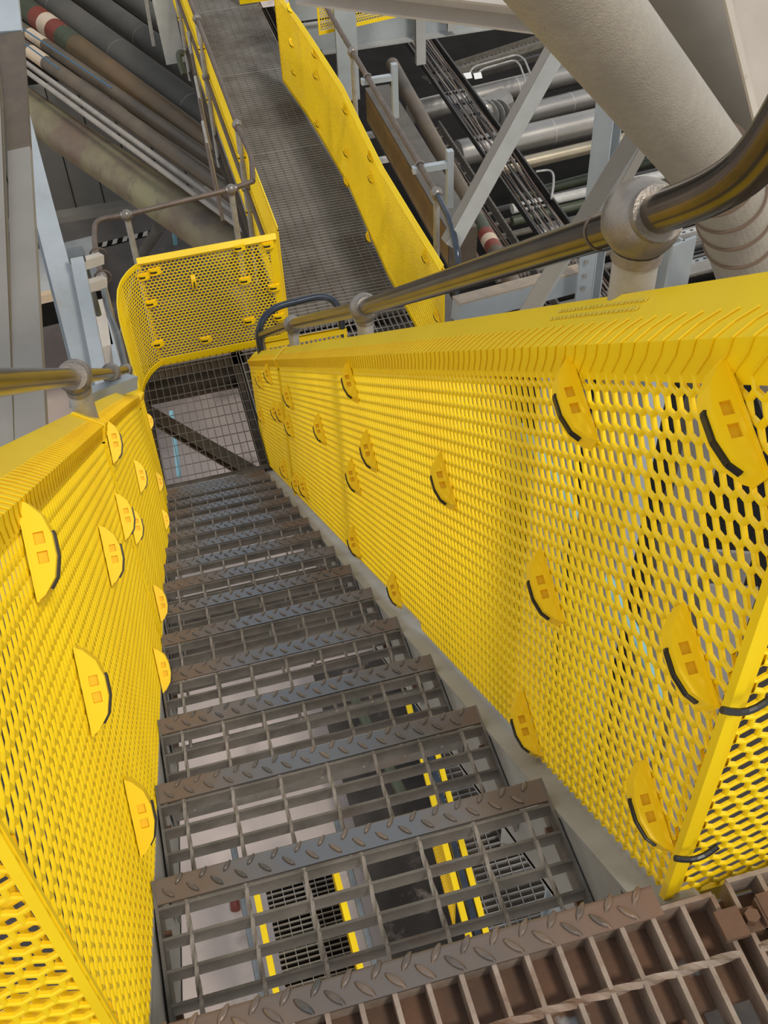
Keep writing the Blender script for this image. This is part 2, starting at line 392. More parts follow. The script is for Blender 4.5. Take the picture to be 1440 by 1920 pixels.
XR = .655
profR = [(0, .785), (-.012, .838), (.045, .897)]
clR_near = [(1078, 757), (1372, 795), (1022, 1103), (1293, 1235), (1218, 1513), (986, 1360), (832, 903), (740, 1108, .9), (665, 1018), (663, 895), (692, 847), (600, 806), (657, 717), (541, 745), (543, 800), (526, 775), (570, 914), (740, 1118, .01)]
clR_near = clR_near[:-1]
stair_right = stair_panel('long yellow honeycomb guard along the right of the steel stair, nearest one', XR, 1, .0, 3.40, -.105, .79, profR, clips=clR_near, ang=62)
stair_panel('short yellow honeycomb guard at the lower right end of the stair beside the lower landing', XR, 1, 3.405, 4.92, -.015, .79, profR,
            clips=[(503, 702), (487, 712), (489, 777), (516, 772), (533, 880), (556, 908)], ang=55)
# faint grey printing on the lip
pm = MB()
for row in (0, 1):
    y = AX(1215, 570, XR+.035)[1]; ye = AX(1050, 588, XR+.035)[1]; k = 0
    while y < ye:
        w_ = .004+.005*((k*7+row*3) % 4)/3; t = .80-.16*row
        a = -.012+.057*t; b = .838+.059*t
        pm.box(V(XR+a-.0012, y, rel_to_z(y, b)+.0012), V(XR+a-.0012, y+w_, rel_to_z(y+w_, b)+.0012), .0045, .0008, up=(-.7, 0, .7)); y += w_+.0035; k += 1
o = pm.build('worn_printing', M['print'], stair_right); o['label'] = 'faint worn grey printing on the lip'
# return face of the near right panel, standing along the landing edge
def flat_panel(label, a, b, z0, z1, margins=(.02, .02, .03, .03), clips=(), lip=None, nsgn=1, bars=True, name='guard_panel', path=None, solid_bottom=0, topz=None, off=(0, 0), ang=0, material=None):
    """sheet along plan polyline a..b (or path), z0..z1; margins: left, right, bottom, top solid strips"""
    mt = material or M['yellow']
    root = thing(name, label, 'guard panel')
    pts = [np.asarray(p, float)[:2] for p in (path or [a, b])]
    seg = [np.linalg.norm(pts[i+1]-pts[i]) for i in range(len(pts)-1)]; cum = np.concatenate([[0], np.cumsum(seg)]); L = cum[-1]
    zt = topz if topz is not None else z1
    def plan(u):
        u = np.clip(u, 0, L); x = np.interp(u, cum, [p[0] for p in pts]); y = np.interp(u, cum, [p[1] for p in pts])
        e = 1e-3; x2 = np.interp(np.clip(u+e, 0, L), cum, [p[0] for p in pts]); x1 = np.interp(np.clip(u-e, 0, L), cum, [p[0] for p in pts])
        y2 = np.interp(np.clip(u+e, 0, L), cum, [p[1] for p in pts]); y1_ = np.interp(np.clip(u-e, 0, L), cum, [p[1] for p in pts])
        dx, dy = x2-x1, y2-y1_; l = np.hypot(dx, dy)+1e-9
        return x, y, dy/l*nsgn, -dx/l*nsgn
    H = z1-z0
    ml, mr, mb_, mt_ = margins
    def test(u, v): return (u > (ml-.002 if ml else -.012)) & (u < (L-mr+.002 if mr else L+.012)) & (v > mb_+.008) & (v < H-mt_-.004)
    def fn(u, v, wz):
        x, y, nx, ny = plan(u); return np.stack([x+nx*wz, y+ny*wz, z0+v+0*u], -1)
    mb = MB(); hexsheet(mb, L, H, test, fn, off=off); mb.build('mesh_sheet', mt, root)
    def strip(bb, u0, u1, v0, v1, th=.008, ns=None):
        ns = ns or max(1, int((u1-u0)/.04)); us = np.linspace(u0, u1, ns+1); P = []
        for u in us:
            x, y, nx, ny = [float(q) for q in plan(u)]
            for s_, v in ((-1, v0), (1, v0), (1, v1), (-1, v1)): P.append((x+nx*s_*th/2, y+ny*s_*th/2, z0+v))
        F = [(i*4+k, i*4+(k+1) % 4, (i+1)*4+(k+1) % 4, (i+1)*4+k) for i in range(ns) for k in range(4)]+[(3, 2, 1, 0), (ns*4, ns*4+1, ns*4+2, ns*4+3)]
        bb.add(P, F)
    for cnd, nm_, ar in ((mb_, 'solid_border', (0, L, 0, mb_+.01)), (mt_, 'solid_border', (0, L, H-mt_-.01, H)), (ml, 'edge_strip', (0, ml, mb_, H-mt_, .0085, 1)), (mr, 'edge_strip', (L-mr, L, mb_, H-mt_, .0085, 1))):
        if cnd:
            fr = MB(); strip(fr, *ar); fr.build(nm_, mt, root)
    if lip:
        lb = MB(); ns = max(1, int(L/.05)); us = np.linspace(0, L, ns+1); P = []
        pr = [(0, 0), (lip[0], lip[1]), (lip[0]*.2, lip[1]*2), (lip[0]*.2-.004, lip[1]*2), (lip[0]-.006, lip[1]), (-.006, 0)]
        for u in us:
            x, y, nx, ny = [float(q) for q in plan(u)]
            for d, h in pr: P.append((x+nx*d, y+ny*d, z1-.03+h))
        m = 6; F = [(i*m+k, i*m+(k+1) % m, (i+1)*m+(k+1) % m, (i+1)*m+k) for i in range(ns) for k in range(m)]+[tuple(range(m))[::-1], tuple(ns*m+k for k in range(m))]
        lb.add(P, F); lb.build('top_lip', mt, root)
    for cl in clips:
        P = np.array(cl[0], float); n = V(cl[1][0], cl[1][1], 0)
        add_clip(root, P+nrm(n)*.004, math.radians(cl[2]), n, lay=cl[3] if len(cl) > 3 else V(0, 1, 0), s=cl[4] if len(cl) > 4 else 1)
    return root
ret = flat_panel('yellow honeycomb guard facing the top landing, joined at the right hand corner', (XR+.006, .004), (XR+.66, .004), -.105, .88, margins=(.008, .02, .034, .03), nsgn=1)
for px, py in ((1398, 1312), (1303, 1592)):
    P = AY(px, py, -.012); s_ = MB()
    pts = [P+V(-.027+.009*i, -.004-.004*math.sin(i/6*math.pi), -.008*math.sin(i/6*math.pi)) for i in range(7)]
    s_.tube(pts, .004, 8); o = s_.build('cable_tie', M['black'], ret); o['label'] = 'black tie through the holes'

XL = -.004
def bulgeL(y, r): return .018*np.exp(-((y-3.3)/.55)**2)*(np.asarray(r)*0+1)
profL = [(0, .735), (.012, .785), (-.050, .838)]
# ang sign: tilt the same way along the slope
stair_panel('long yellow honeycomb guard along the left of the steel stair, nearest one', XL, -1, -.06, 1.50, -.03, .74, profL, bulge=bulgeL,
            clips=[(68, 1030), (170, 1292), (260, 1528), (207, 1040)], ang=48)
stair_panel('middle yellow honeycomb guard on the left of the stair, between two seams', XL, -1, 1.505, 3.35, -.045, .74, profL, bulge=bulgeL,
            clips=[(211, 828), (233, 968), (254, 985, .9), (262, 893), (300, 1130), (303, 1255)], ang=48)
stair_panel('last yellow honeycomb guard on the left of the stair before the lower landing', XL, -1, 3.355, 4.50, -.06, .72, [(a, b-.02) for a, b in profL], bulge=bulgeL,
            clips=[(282, 790, .8), (292, 905, .8), (305, 975, .8)], ang=48)
flat_panel('second yellow honeycomb sheet lapped behind the left corner guard beside the top landing', (XL-.60, -.034), (XL-.02, -.034), -.03, .78, margins=(.02, .0, .012, .03), nsgn=1, off=(.009, .012))
retL = flat_panel('yellow honeycomb guard turning off to the left beside the top landing', (XL-.60, -.064), (XL+.005, -.062), -.03, .80, margins=(.02, .010, .012, .03), nsgn=1)

# ------------------------------------------------------------------ grating builders
def lens(mb, c, ln, wd, ht, ang, ax=V(1, 0, 0), ay=V(0, 1, 0), az=V(0, 0, 1)):
    ca, sa = math.cos(ang), math.sin(ang); P = []; n = 10
    for k in range(n):
        t = -1+2*k/(n-1) if False else 0
    ring0 = []; N = 12
    for k in range(N):
        a = 2*math.pi*k/N; x = ln/2*math.cos(a); y = wd/2*math.sin(a)*abs(math.sin(a))**.25
        ring0.append((x, y))
    for sca, h in ((1, 0), (.78, ht*.75), (.4, ht)):
        for x, y in ring0:
            X_, Y_ = x*sca*ca-y*sca*sa, x*sca*sa+y*sca*ca
            P.append(c+ax*X_+ay*Y_+az*h)
    F = [(i*N+k, i*N+(k+1) % N, (i+1)*N+(k+1) % N, (i+1)*N+k) for i in range(2) for k in range(N)]+[tuple(2*N+k for k in range(N))]
    mb.add(P, F)
def nosing_mb(x0, x1, yf, depth, z, pitch=.036, size=1.0, drop=.022, lens_mb=None):
    mb = MB(); lm = lens_mb or mb
    r = .006
    # plate with rounded front edge
    sec = [(yf-depth, z), (yf-r, z)]+[(yf-r+r*math.sin(a), z-r+r*math.cos(a)) for a in np.radians([30, 60, 90])]+[(yf, z-drop), (yf-.004, z-drop), (yf-.004, z-.007), (yf-depth, z-.004)]
    P = [(x, y, zz) for x in (x0, x1) for y, zz in sec]; n = len(sec)
    mb.add(P, [tuple(range(n)), tuple(range(n, 2*n))[::-1]]+[(k, n+k, n+(k+1) % n, (k+1) % n) for k in range(n)])
    x = x0+pitch*.5; i = 0
    while x < x1-.012:
        lens(lm, V(x, yf-depth*.66, z-.0003), .026*size, .0085*size, .0040, math.radians(-48))
        if x+pitch/2 < x1-.012:
            lens(lm, V(x+pitch/2, yf-depth*.22, z-.0003), .022*size, .0075*size, .0036, math.radians(52))
        x += pitch; i += 1
    x = x0+pitch*.3
    while x < x1-.012:
        lens(lm, V(x, yf+.0002, z-.013), .014, .006, .002, math.radians(60), V(1, 0, 0), V(0, 0, 1), V(0, 1, 0)); x += pitch
    return mb
def rod(mb, a, b, r=.0035, step=.012):
    a = np.asarray(a, float); b = np.asarray(b, float); n = max(2, int(np.linalg.norm(b-a)/step))
    mb.tube([a+(b-a)*i/n for i in range(n+1)], r, 4, twist=.42)
# one stair tread, origin at front-left corner of its nosing, y towards the walker going down
def make_tread():
    root = thing('stair_tread', '', 'stair tread')
    D = .232
    lm = MB(); no = nosing_mb(0.004, WT-.004, 0, .042, 0, lens_mb=lm).build('nosing', M['nosing'], root); lm.build('tread_bumps', M['bump'], no)
    gr = MB(); BH = .032
    for y in (-.048, -.095, -.142, -.189, -D): gr.box((.004, y, -BH/2-.001), (WT-.004, y, -BH/2-.001), .0045, BH)
    gr.build('bearing_bars', M['grate'], root)
    cr_ = MB()
    for x in (.045, .133, .221, .309, .397, .485, .566): rod(cr_, (x, -.044, -.003), (x, -D-.004, -.003), .0042)
    cr_.build('cross_rods', M['weld'], root)
    for x in (.002, WT-.002):
        e = MB(); e.box((x, -.002, -.034), (x, -D-.006, -.034), .005, .066)
        o = e.build('end_plate', M['grate'], root)
        b = MB(); s_ = 1 if x < .3 else -1
        for yb in (-.07, -.19):
            b.tube([(x+s_*.002, yb, -.047), (x+s_*.012, yb, -.047)], .009, 6)
        b.build('bolt', M['rust'], o)
    return root
ordn = ['first', 'second', 'third', 'fourth', 'fifth', 'sixth', 'seventh', 'eighth', 'ninth', 'tenth', 'eleventh', 'twelfth', 'thirteenth', 'fourteenth']
tr0 = make_tread()
for k in range(1, 15):
    o = tr0 if k == 1 else copy_tree(tr0)
    o.location = (0, k*G, -k*RISE)
    if k == 1: lb = 'grey open grating stair tread right below the top landing'
    elif k == 14: lb = 'lowest grating stair tread, just above the lower landing'
    else: lb = '%s open grating stair tread counted down from the top landing' % ordn[k-1]
    tag(o, lb, 'stair tread', 'stair treads of the main flight')
# stringers
for nm, x in (('left', -.030), ('right', WT+.028)):
    s = 1 if nm == 'right' else -1
    a = V(x, -.015, -.009); b = V(x, 15*G+.05, -(15*G+.05)*RISE/G-.02)
    o = thing('stair_stringer', 'grey painted steel channel carrying the %s ends of the stair treads' % nm, 'stair stringer')
    web = MB(); xi = x-s*.021; web.box(V(xi, a[1], a[2]-.162), V(xi, b[1], b[2]-.162), .008, .20); web.build('web', M['stringer'], o)
    fl = MB(); fl.box(V(x+s*.012, a[1], a[2]-.030), V(x+s*.012, b[1], b[2]-.030), .078, .008); fl.build('top_flange', M['stringer'], o)
    fl = MB(); fl.box(V(x, a[1], a[2]-.275), V(x, b[1], b[2]-.275), .050, .008); fl.build('bottom_flange', M['stringer'], o)

def grating(name, label, x0, x1, y0, y1, z, along='y', pb=.0416, pc=.105, m='grate', mr='weld', bh=.03, bt=.005, band=True, rods=None, rr=.0042, group=None):
    root = thing(name, label, 'grating', group=group)
    mb = MB()
    if along == 'y':
        n = round((x1-x0)/pb); xs = np.linspace(x0, x1, n+1)
        for x in xs: mb.box((x, y0, z-bh/2), (x, y1, z-bh/2), bt, bh)
    else:
        n = round((y1-y0)/pb); ys = np.linspace(y0, y1, n+1)
        for y in ys: mb.box((x0, y, z-bh/2), (x1, y, z-bh/2), bt, bh)
    mb.build('bearing_bars', M[m], root)
    c = MB()
    if along == 'y':
        ys = rods if rods is not None else np.arange(y0+pc/2, y1, pc)
        for y in ys: rod(c, (x0, y, z-.003), (x1, y, z-.003), rr)
    else:
        xs = rods if rods is not None else np.arange(x0+pc/2, x1, pc)
        for x in xs: c.tube([(x, y0, z-.002), (x, y1, z-.002)], rr*.8, 4)
    c.build('cross_rods', M[mr], root)
    if band:
        for q in (0, 1):
            e = MB()
            if along == 'y': e.box((x0, (y0, y1)[q], z-bh/2), (x1, (y0, y1)[q], z-bh/2), bt, bh+.003)
            else: e.box(((x0, x1)[q], y0, z-bh/2), ((x0, x1)[q], y1, z-bh/2), bt, bh+.003)
            e.build('edge_band', M[m], root)
    return root
# top landing
tl = grating('landing_grating', 'brown worn open grating of the top landing at the bottom of the photo', -.20, .690, -.55, -.030, 0, 'y', pb=.0405, m='grate_warm', mr='grate_warm', bh=.036, bt=.006, rods=[-.104, -.205, -.306, -.407, -.508], rr=.006)
lm = MB(); no = nosing_mb(-.02, WT+.012, .002, .040, .002, pitch=.0365, size=1.25, drop=.03, lens_mb=lm).build('nosing', M['nosing_top'], tl); lm.build('tread_bumps', M['bump_top'], no)
tl2 = grating('landing_grating', 'rusty grating panel right of the landing nosing, behind the clamped plate', .715, 1.30, -.55, -.020, 0, 'y', pb=.0405, m='grate_warm', mr='grate_warm', bh=.036, bt=.006, rods=[-.104, -.205, -.306], rr=.006)
cl = thing('grating_clamp', 'rusty saddle clamp with a hexagonal bolt on the top landing grating', 'clamp')
c0 = AZ(1408, 1722, .004); mb = MB()
mb.cbox(c0+V(-.028, -.002, .006), .030, .036, .008); mb.cbox(c0+V(.026, .004, .006), .022, .036, .008); mb.cbox(c0+V(0, 0, -.004), .034, .03, .004)
mb.cbox(c0+V(-.014, 0, .001), .004, .034, .014); mb.cbox(c0+V(.014, .002, .001), .004, .034, .014)
mb.build('saddle', M['rust'], cl); mb = MB(); mb.tube([c0+V(0, 0, -.002), c0+V(0, 0, .010)], .0095, 6); mb.build('bolt', M['rust'], cl)
ub = thing('landing_beam', 'rust stained steel beam lying under the top landing grating', 'beam')
mb = MB(); mb.box((-.6, -.085, -.043), (1.6, -.085, -.043), .115, .010); mb.build('top_flange', M['rust'], ub)
mb = MB(); mb.box((-.6, -.03, -.15), (1.6, -.03, -.15), .008, .20); mb.build('web', M['stringer'], ub)
ub = thing('landing_joist', 'brown rusted joist crossing below the right end of the top landing', 'beam')
mb = MB(); mb.box((.60, -.14, -.06), (.60, -.9, -.06), .07, .010); mb.build('top_flange', M['rust'], ub)
mb = MB(); mb.box((.60, -.14, -.14), (.60, -.9, -.14), .008, .15); mb.build('web', M['taupe'], ub)
ub = thing('landing_under_plate', 'pale stained steel plate seen between the bars of the top landing', 'plate')
mb = MB(); mb.box((-.6, -.5, -.20), (1.6, -.5, -.20), .62, .008); mb.build('plate', M['taupe'], ub)

# lower landing
ZL = -15*RISE
grating('landing_grating', 'see-through square grating of the lower landing at the foot of the stair', -.04, .645, 4.56, 5.80, ZL, 'y', pb=.0457, pc=.100, m='grate', mr='grate', bh=.03, bt=.0035, rr=.003)
nz = nosing_mb(0, WT, 15*G-.015, .05, ZL+.004)
o = tag(nz.build('landing_nosing', M['nosing']), 'chequered plate edge where the stair meets the lower landing', 'nosing')
grating('landing_grating', 'dark barred grating of the lower landing behind the right stair handrail', .665, 2.02, 4.56, 5.885, ZL, 'y', pb=.0416, pc=.10, m='walk', mr='walk', bh=.03)
# walkway gratings
laps = [5.895, 8.475, 10.10, 11.72, 14.0]
wl = ['nearest grating panel of the long upper walkway, next to the lower landing', 'second grating panel along the long walkway', 'third grating panel along the long walkway', 'farthest grating panel of the long walkway at the top of the photo']
for i in range(4):
    grating('walkway_grating', wl[i], 1.04, 1.93, laps[i], laps[i+1]-.015, ZL, 'x', pb=.0416, pc=.078, m='walk', mr='grate', bh=.03, bt=.006, group='walkway grating panels')
grating('walkway_grating', 'small dark grating branching off right of the far walkway', 1.95, 2.32, 10.0, 11.65, ZL-.02, 'x', pb=.06, pc=.08, m='darksteel_shade', mr='grate', bh=.02)

# ------------------------------------------------------------------ tubular handrails
def smooth(pts, n=6):
    pts = [np.asarray(p, float) for p in pts]; out = [pts[0]]
    for i in range(1, len(pts)-1):
        a, b, c = pts[i-1], pts[i], pts[i+1]
        ra = b+(a-b)*min(.5, .09/np.linalg.norm(a-b)); rc = b+(c-b)*min(.5, .09/np.linalg.norm(c-b))
        for k in range(n+1):
            t = k/n; out.append((1-t)**2*ra+2*t*(1-t)*b+t*t*rc)
    out.append(pts[-1]); return out
def post(root, P, d, zb, r=.021, rb=.042, m='galv', axis=None):
    mb = MB(); mb.tube([V(P[0], P[1], P[2]-rb*.7), V(P[0], P[1], zb)], r, 16); po = mb.build('post', M[m], root, smooth=True)
    mb = MB(); mb.ball(P, rb, 28, 18); 
    ax = nrm(d); mb.tube([np.asarray(P)-ax*(rb+.001), np.asarray(P)-ax*(rb-.010)], r*1.17, 20); mb.tube([np.asarray(P)+ax*(rb-.010), np.asarray(P)+ax*(rb+.001)], r*1.17, 20)
    b = mb.build('ball_joint', M['ballm'], po, smooth=True)
    mb = MB(); mb.tube([V(P[0], P[1], P[2]-rb*1.12), V(P[0], P[1], P[2]-rb*.8)], r*1.12, 16); mb.build('collar', M['ballm'], po, smooth=True)
    return po
# right stair rail
XRR = .72
hr = thing('handrail', 'thick worn steel handrail with large ball joints down the right of the stair', 'handrail')
Q = [AX(1204, 410, XRR), AX(683, 577, XRR+.005), AX(548, 608, XRR), AX(488, 629, XRR-.005)]
top = AX(1345, 352, XRR)
dl = nrm(Q[1]-Q[0])
p_up = [AX(1475, 235, XRR), AX(1395, 335, XRR), Q[0]-dl*.055]
rp = [AX(1560, 60, XRR-.01), AX(1455, 262, XRR), AX(1370, 350, XRR), Q[0]]+Q[1:]
mb = MB(); mb.tube(smooth(rp), .0225, 24); mb.build('rail', M['polish'], hr, smooth=True)
mb = MB(); c = Q[0]+dl*.115; mb.tube([c-dl*.003, c+dl*.003], .0236, 24); mb.build('weld_ring', M['railrust'], hr, smooth=True)
for q, (rr_, rbb) in zip(Q, ((.026, .0445), (.023, .041), (.022, .038), (.020, .034))):
    post(hr, q, dl, rel_to_z(q[1], -.12), rr_, rbb)
# left stair rail
XLR = -.034
hl = thing('handrail', 'polished steel handrail with ball joints down the left of the stair', 'handrail')
Q = [AX(140, 706, XLR), AX(208, 700, XLR-.012), AX(236, 693, XLR-.02)]
dl = nrm(Q[1]-Q[0]); a0 = AX(-60, 722, XLR)
mb = MB(); mb.tube([a0, Q[0], Q[1], Q[2]], .0195, 22); mb.build('rail', M['polish'], hl, smooth=True)
for q, (rr_, rbb) in zip(Q, ((.027, .041), (.025, .040), (.023, .036))):
    post(hl, q, dl, rel_to_z(q[1], -.12), rr_, rbb)
# landing railing on the left / far side
lr = thing('landing_railing', 'grey tube railing with ball joints round the outside of the lower landing barrier', 'railing')
Zr = -2.45
LP = [AX(236, 693, XLR-.02)+V(0, .02, 0), AZ(222, 630, Zr-.02), AZ(203, 585, Zr), AZ(190, 520, Zr), AZ(177, 455, Zr), AZ(178, 412, Zr), AZ(237, 403, Zr), AZ(433, 355, Zr), AZ(474, 340, Zr)]
mb = MB(); mb.tube(smooth(LP[:4]), .018, 14); mb.build('lower_rail', M['greyrail'], lr, smooth=True)
mb = MB(); mb.tube(smooth(LP[3:]), .018, 14); mb.build('upper_rail', M['railrust'], lr, smooth=True)
for i in (3, 6, 7): post(lr, LP[i], LP[i]-LP[i-1], ZL-.1, .020, .036, 'galv')
mb = MB(); q = LP[3]; mb.tube([V(q[0]+.02, q[1], Zr-.45), V(LP[6][0]-.05, LP[6][1]-.05, Zr-.45)], .013, 10); mb.build('mid_rail', M['greyrail'], lr, smooth=True)
# walkway left railing
wr = thing('walkway_railing', 'brown tube railing with ball joints along the left of the long walkway', 'railing')
XW = 1.012; zt = -2.45
ybl = [7.05, 9.02, 10.9, 12.9]
mb = MB(); mb.tube(smooth([AZ(474, 340, Zr), V(XW+.015, 6.55, zt), V(XW, 7.05, zt), V(XW, 14, zt)]), .019, 14); mb.build('top_rail', M['railrust'], wr, smooth=True)
mb = MB(); mb.tube([V(XW, 6.0, -2.95), V(XW, 14, -2.95)], .017, 12); mb.build('mid_rail', M['railrust'], wr, smooth=True)
for y in ybl:
    po = post(wr, V(XW, y, zt), V(0, 1, 0), ZL-.35, .022, .037, 'galv')
    mb = MB(); mb.ball((XW, y, -2.95), .036, 18, 12); mb.build('mid_ball', M['ballm'], po, smooth=True)
# right walkway rail
wrr = thing('walkway_railing', 'steel tube railing with ball joints outside the right of the long walkway', 'railing')
zt = -2.40
B = [V(2.07, 7.843, zt), V(2.07, 5.609, zt)]
mb = MB(); mb.tube([V(2.08, 12.5, zt), B[0], B[1]+V(0, .0, 0)], .020, 14); mb.build('top_rail', M['railrust'], wrr, smooth=True)
mb = MB(); mb.tube(smooth([B[1], V(2.055, 5.26, zt), V(2.03, 5.02, zt-.10), V(2.0, 4.96, zt-.35), V(1.98, 4.95, ZL-.1)]), .021, 14); mb.build('end_bend', M['railblue'], wrr, smooth=True)
for q in B: post(wrr, q, V(0, 1, 0), ZL-.1, .021, .040, 'galv')
# channel brackets that hold the rail to short uprights
for y, lbl in ((7.376, 'far'), (5.99, 'near')):
    b = thing('rail_bracket', 'pale grey channel bracket with a U bolt, %s one on the right walkway rail' % lbl, 'bracket', group='rail brackets')
    mb = MB(); mb.box((2.02, y, zt-.03), (2.27, y, zt-.03), .042, .042); mb.build('channel', M['bluegrey'], b)
    mb = MB(); mb.box((2.28, y, zt+.07), (2.28, y, zt-.35), .045, .045, up=(0, 1, 0)); mb.build('upright', M['bluegrey'], b)
    mb = MB(); mb.tube([V(2.07+.027*math.cos(a), y, zt+.027*math.sin(a)) for a in np.radians(np.arange(0, 181, 20))], .006, 8); mb.build('u_bolt', M['ballm'], b, smooth=True)
# small railing on near side of lower landing
sr = thing('landing_railing', 'short dark blue hooped rail standing above the small yellow guard', 'railing')
zt = -2.35
P = [V(.70, 4.56, -2.62), V(.70, 4.58, zt-.07), V(.80, 4.64, zt), V(1.12, 4.67, zt), V(1.19, 4.62, zt-.06), V(1.20, 4.60, -3.3)]
mb = MB(); mb.tube(smooth(P, 8), .020, 14); mb.build('hoop', M['railblue'], sr, smooth=True)

# ------------------------------------------------------------------ lower landing barrier and walkway guards
N0 = V(0, -1, 0)
def yc(px, py): p = AY(px, py, 5.77); return p
bclips = [((lambda p: p)(yc(px, py)), (0, -1), a, V(1, 0, 0), .9) for px, py, a in ((363, 527, 0),)]
flat_panel('flat yellow honeycomb barrier across the far side of the lower landing', (.115, 5.775), (1.025, 5.785), -3.465, -2.62, margins=(.004, .05, .05, .02), lip=(.03, .03), clips=bclips, nsgn=1)
rootb = [o for o in bpy.data.objects if o.get('label', '').startswith('flat yellow honeycomb barrier')][0]
for px, py in ((502, 458), (514, 537), (523, 592), (268, 517), (283, 567), (296, 643), (290, 507), (448, 462), (459, 524), (386, 635), (467, 600)):
    add_clip(rootb, yc(px, py)+V(0, -.006, 0), math.radians(86), V(0, -1, 0), lay=V(1, 0, 0), s=.72, flip=1.9)
flat_panel('curved yellow honeycomb corner guard between the left stair guard and the flat barrier', None, None, -3.45, -2.62, margins=(.02, .0, .03, .02),
           path=[(-.012, 4.50), (-.03, 4.75), (-.048, 5.0), (-.056, 5.2), (-.052, 5.36), (-.035, 5.5), (-.005, 5.6), (.04, 5.68), (.085, 5.735), (.13, 5.765)], nsgn=-1)
# walkway right guard: follows a slightly wavy line
path = [(1.94, 5.02), (1.92, 5.6), (1.90, 6.3), (1.915, 7.0), (1.93, 7.6), (1.90, 8.4), (1.87, 9.0), (1.80, 9.75)]
wc = []
for px, py in ((545, 15), (549, 80), (553, 133), (592, 100), (594, 140), (597, 230), (650, 205), (651, 285), (651, 340), (697, 293), (698, 333), (693, 445), (800, 482), (822, 592)):
    p = AX(px, py, 1.90); wc.append((p, (-1, 0), 60, V(0, 1, 0), .9))
for i, c in enumerate(wc):
    y = c[0][1]; x = np.interp(y, [q[1] for q in path], [q[0] for q in path]); p = AX((545, 549, 553, 592, 594, 597, 650, 651, 651, 697, 698, 693, 800, 822)[i], (15, 80, 133, 100, 140, 230, 205, 285, 340, 293, 333, 445, 482, 592)[i], x-.01)
    wc[i] = (p, (-1, 0), 60, V(0, 1, 0), .9)
flat_panel('tall yellow honeycomb guard along the right side of the long walkway', None, None, ZL+.02, -2.575, margins=(.02, .02, .03, .02), path=path, lip=(.03, .03), clips=wc, nsgn=-1)
flat_panel('narrow looking yellow honeycomb guard along the left side of the long walkway', (1.045, 5.80), (1.045, 13.0), ZL+.02, -2.56, margins=(.02, .02, .03, .02), nsgn=-1)
flat_panel('small yellow honeycomb guard behind the right stair handrail, facing the lower landing', (.735, 4.60), (1.215, 4.60), ZL+.02, -2.56, margins=(.02, .02, .03, .02), lip=(.03, .02), nsgn=-1)
# fixing tabs wrapping the walkway posts
wl_root = [o for o in bpy.data.objects if o.get('label', '').startswith('narrow looking')][0]
for y in (7.05, 9.02, 10.9):
    for z in (-2.70, -3.15):
        mb = MB(); mb.box((XW-.026, y, z), (1.042, y, z), .030, .055, up=(0, 0, 1)); tb = mb.build('fixing_tab', M['clip'], wl_root)
        mb = MB(); mb.box((XW-.028, y, z), (1.040, y, z), .034, .010, up=(0, 0, 1)); mb.build('tie', M['black'], tb)
# far yellow guard pieces
flat_panel('yellow honeycomb guard behind the grey beams at the top of the photo', AZ(598, 66, -3.0), AZ(770, 26, -3.0), -3.0, -2.2, margins=(.02, .02, .02, .02))
flat_panel('yellow guard end closing the far walkway at the top edge', (1.73, 11.75), (2.4, 11.75), ZL+.01, -2.6, margins=(.02, .02, .10, .02))

# ------------------------------------------------------------------ big steel near the camera, right
def ibeam(root, a, b, wd, ht, up, m, tf=.012, tw=.010, names=('top_flange', 'web', 'bottom_flange')):
    for n, off, w_, h_ in ((names[0], ht/2, wd, tf), (names[2], -ht/2, wd, tf), (names[1], 0, tw, ht)):
        mb = MB(); mb.box(a, b, w_, h_, up=up, t=(0, off)); mb.build(n, M[m], root)
def steel(name, label, cat, a, b, wd, ht, up, m, kind='I', group=None):
    r = thing(name, label, cat, group=group)
    if kind == 'I': ibeam(r, a, b, wd, ht, up, m)
    elif kind == 'C':
        mb = MB(); mb.box(a, b, .010, ht, up=up, t=(wd/2, 0)); mb.build('web', M[m], r)
        mb = MB(); mb.box(a, b, wd, .010, up=up, t=(0, ht/2)); mb.build('top_flange', M[m], r)
        mb = MB(); mb.box(a, b, wd, .010, up=up, t=(0, -ht/2)); mb.build('bottom_flange', M[m], r)
    elif kind == 'L':
        mb = MB(); mb.box(a, b, .010, ht, up=up, t=(-wd/2, 0)); mb.build('leg_plate', M[m], r)
        mb = MB(); mb.box(a, b, wd, .010, up=up, t=(0, ht/2)); mb.build('flat_plate', M[m], r)
    return r
# large duct
DD = nrm(V(1578, 842, -1734)); c0 = AD(1222, 172, 3.0)
Rd = .122
du = thing('duct', 'large pale grained metal duct crossing the top right of the photo', 'duct')
cE = c0+DD*.50
mb = MB(); mb.tube([c0-DD*3.0, cE], Rd, 48); mb.build('straight_section', M['duct'], du, smooth=True)
# segmented elbow turning down
pts = [cE]; d = DD.copy(); p = cE.copy()
for i in range(4):
    d = nrm(d*.95+V(-.03, .0, -.5)*.16); p = p+d*.13; pts.append(p.copy())
pts.append(p+d*1.6)
mb = MB(); mb.tube(pts, Rd*1.0, 40); mb.build('elbow', M['duct'], du, smooth=False)
for i in range(0, 5):
    a = nrm(pts[min(i+1, 5)]-pts[max(i-1, 0)]); mb = MB(); mb.tube([pts[i]-a*.006, pts[i]+a*.006], Rd*1.03+(.004 if i else .01), 40); mb.build('seam_ring', M['ductseam'], du, smooth=True)
du2 = thing('duct', 'shadowed duct behind the large pale duct at the upper right', 'duct')
c1 = AD(1335, 40, 4.2); mb = MB(); mb.tube([c1-DD*2.5, c1+DD*3], .19, 40); mb.build('straight_section', M['taupe'], du2, smooth=True)
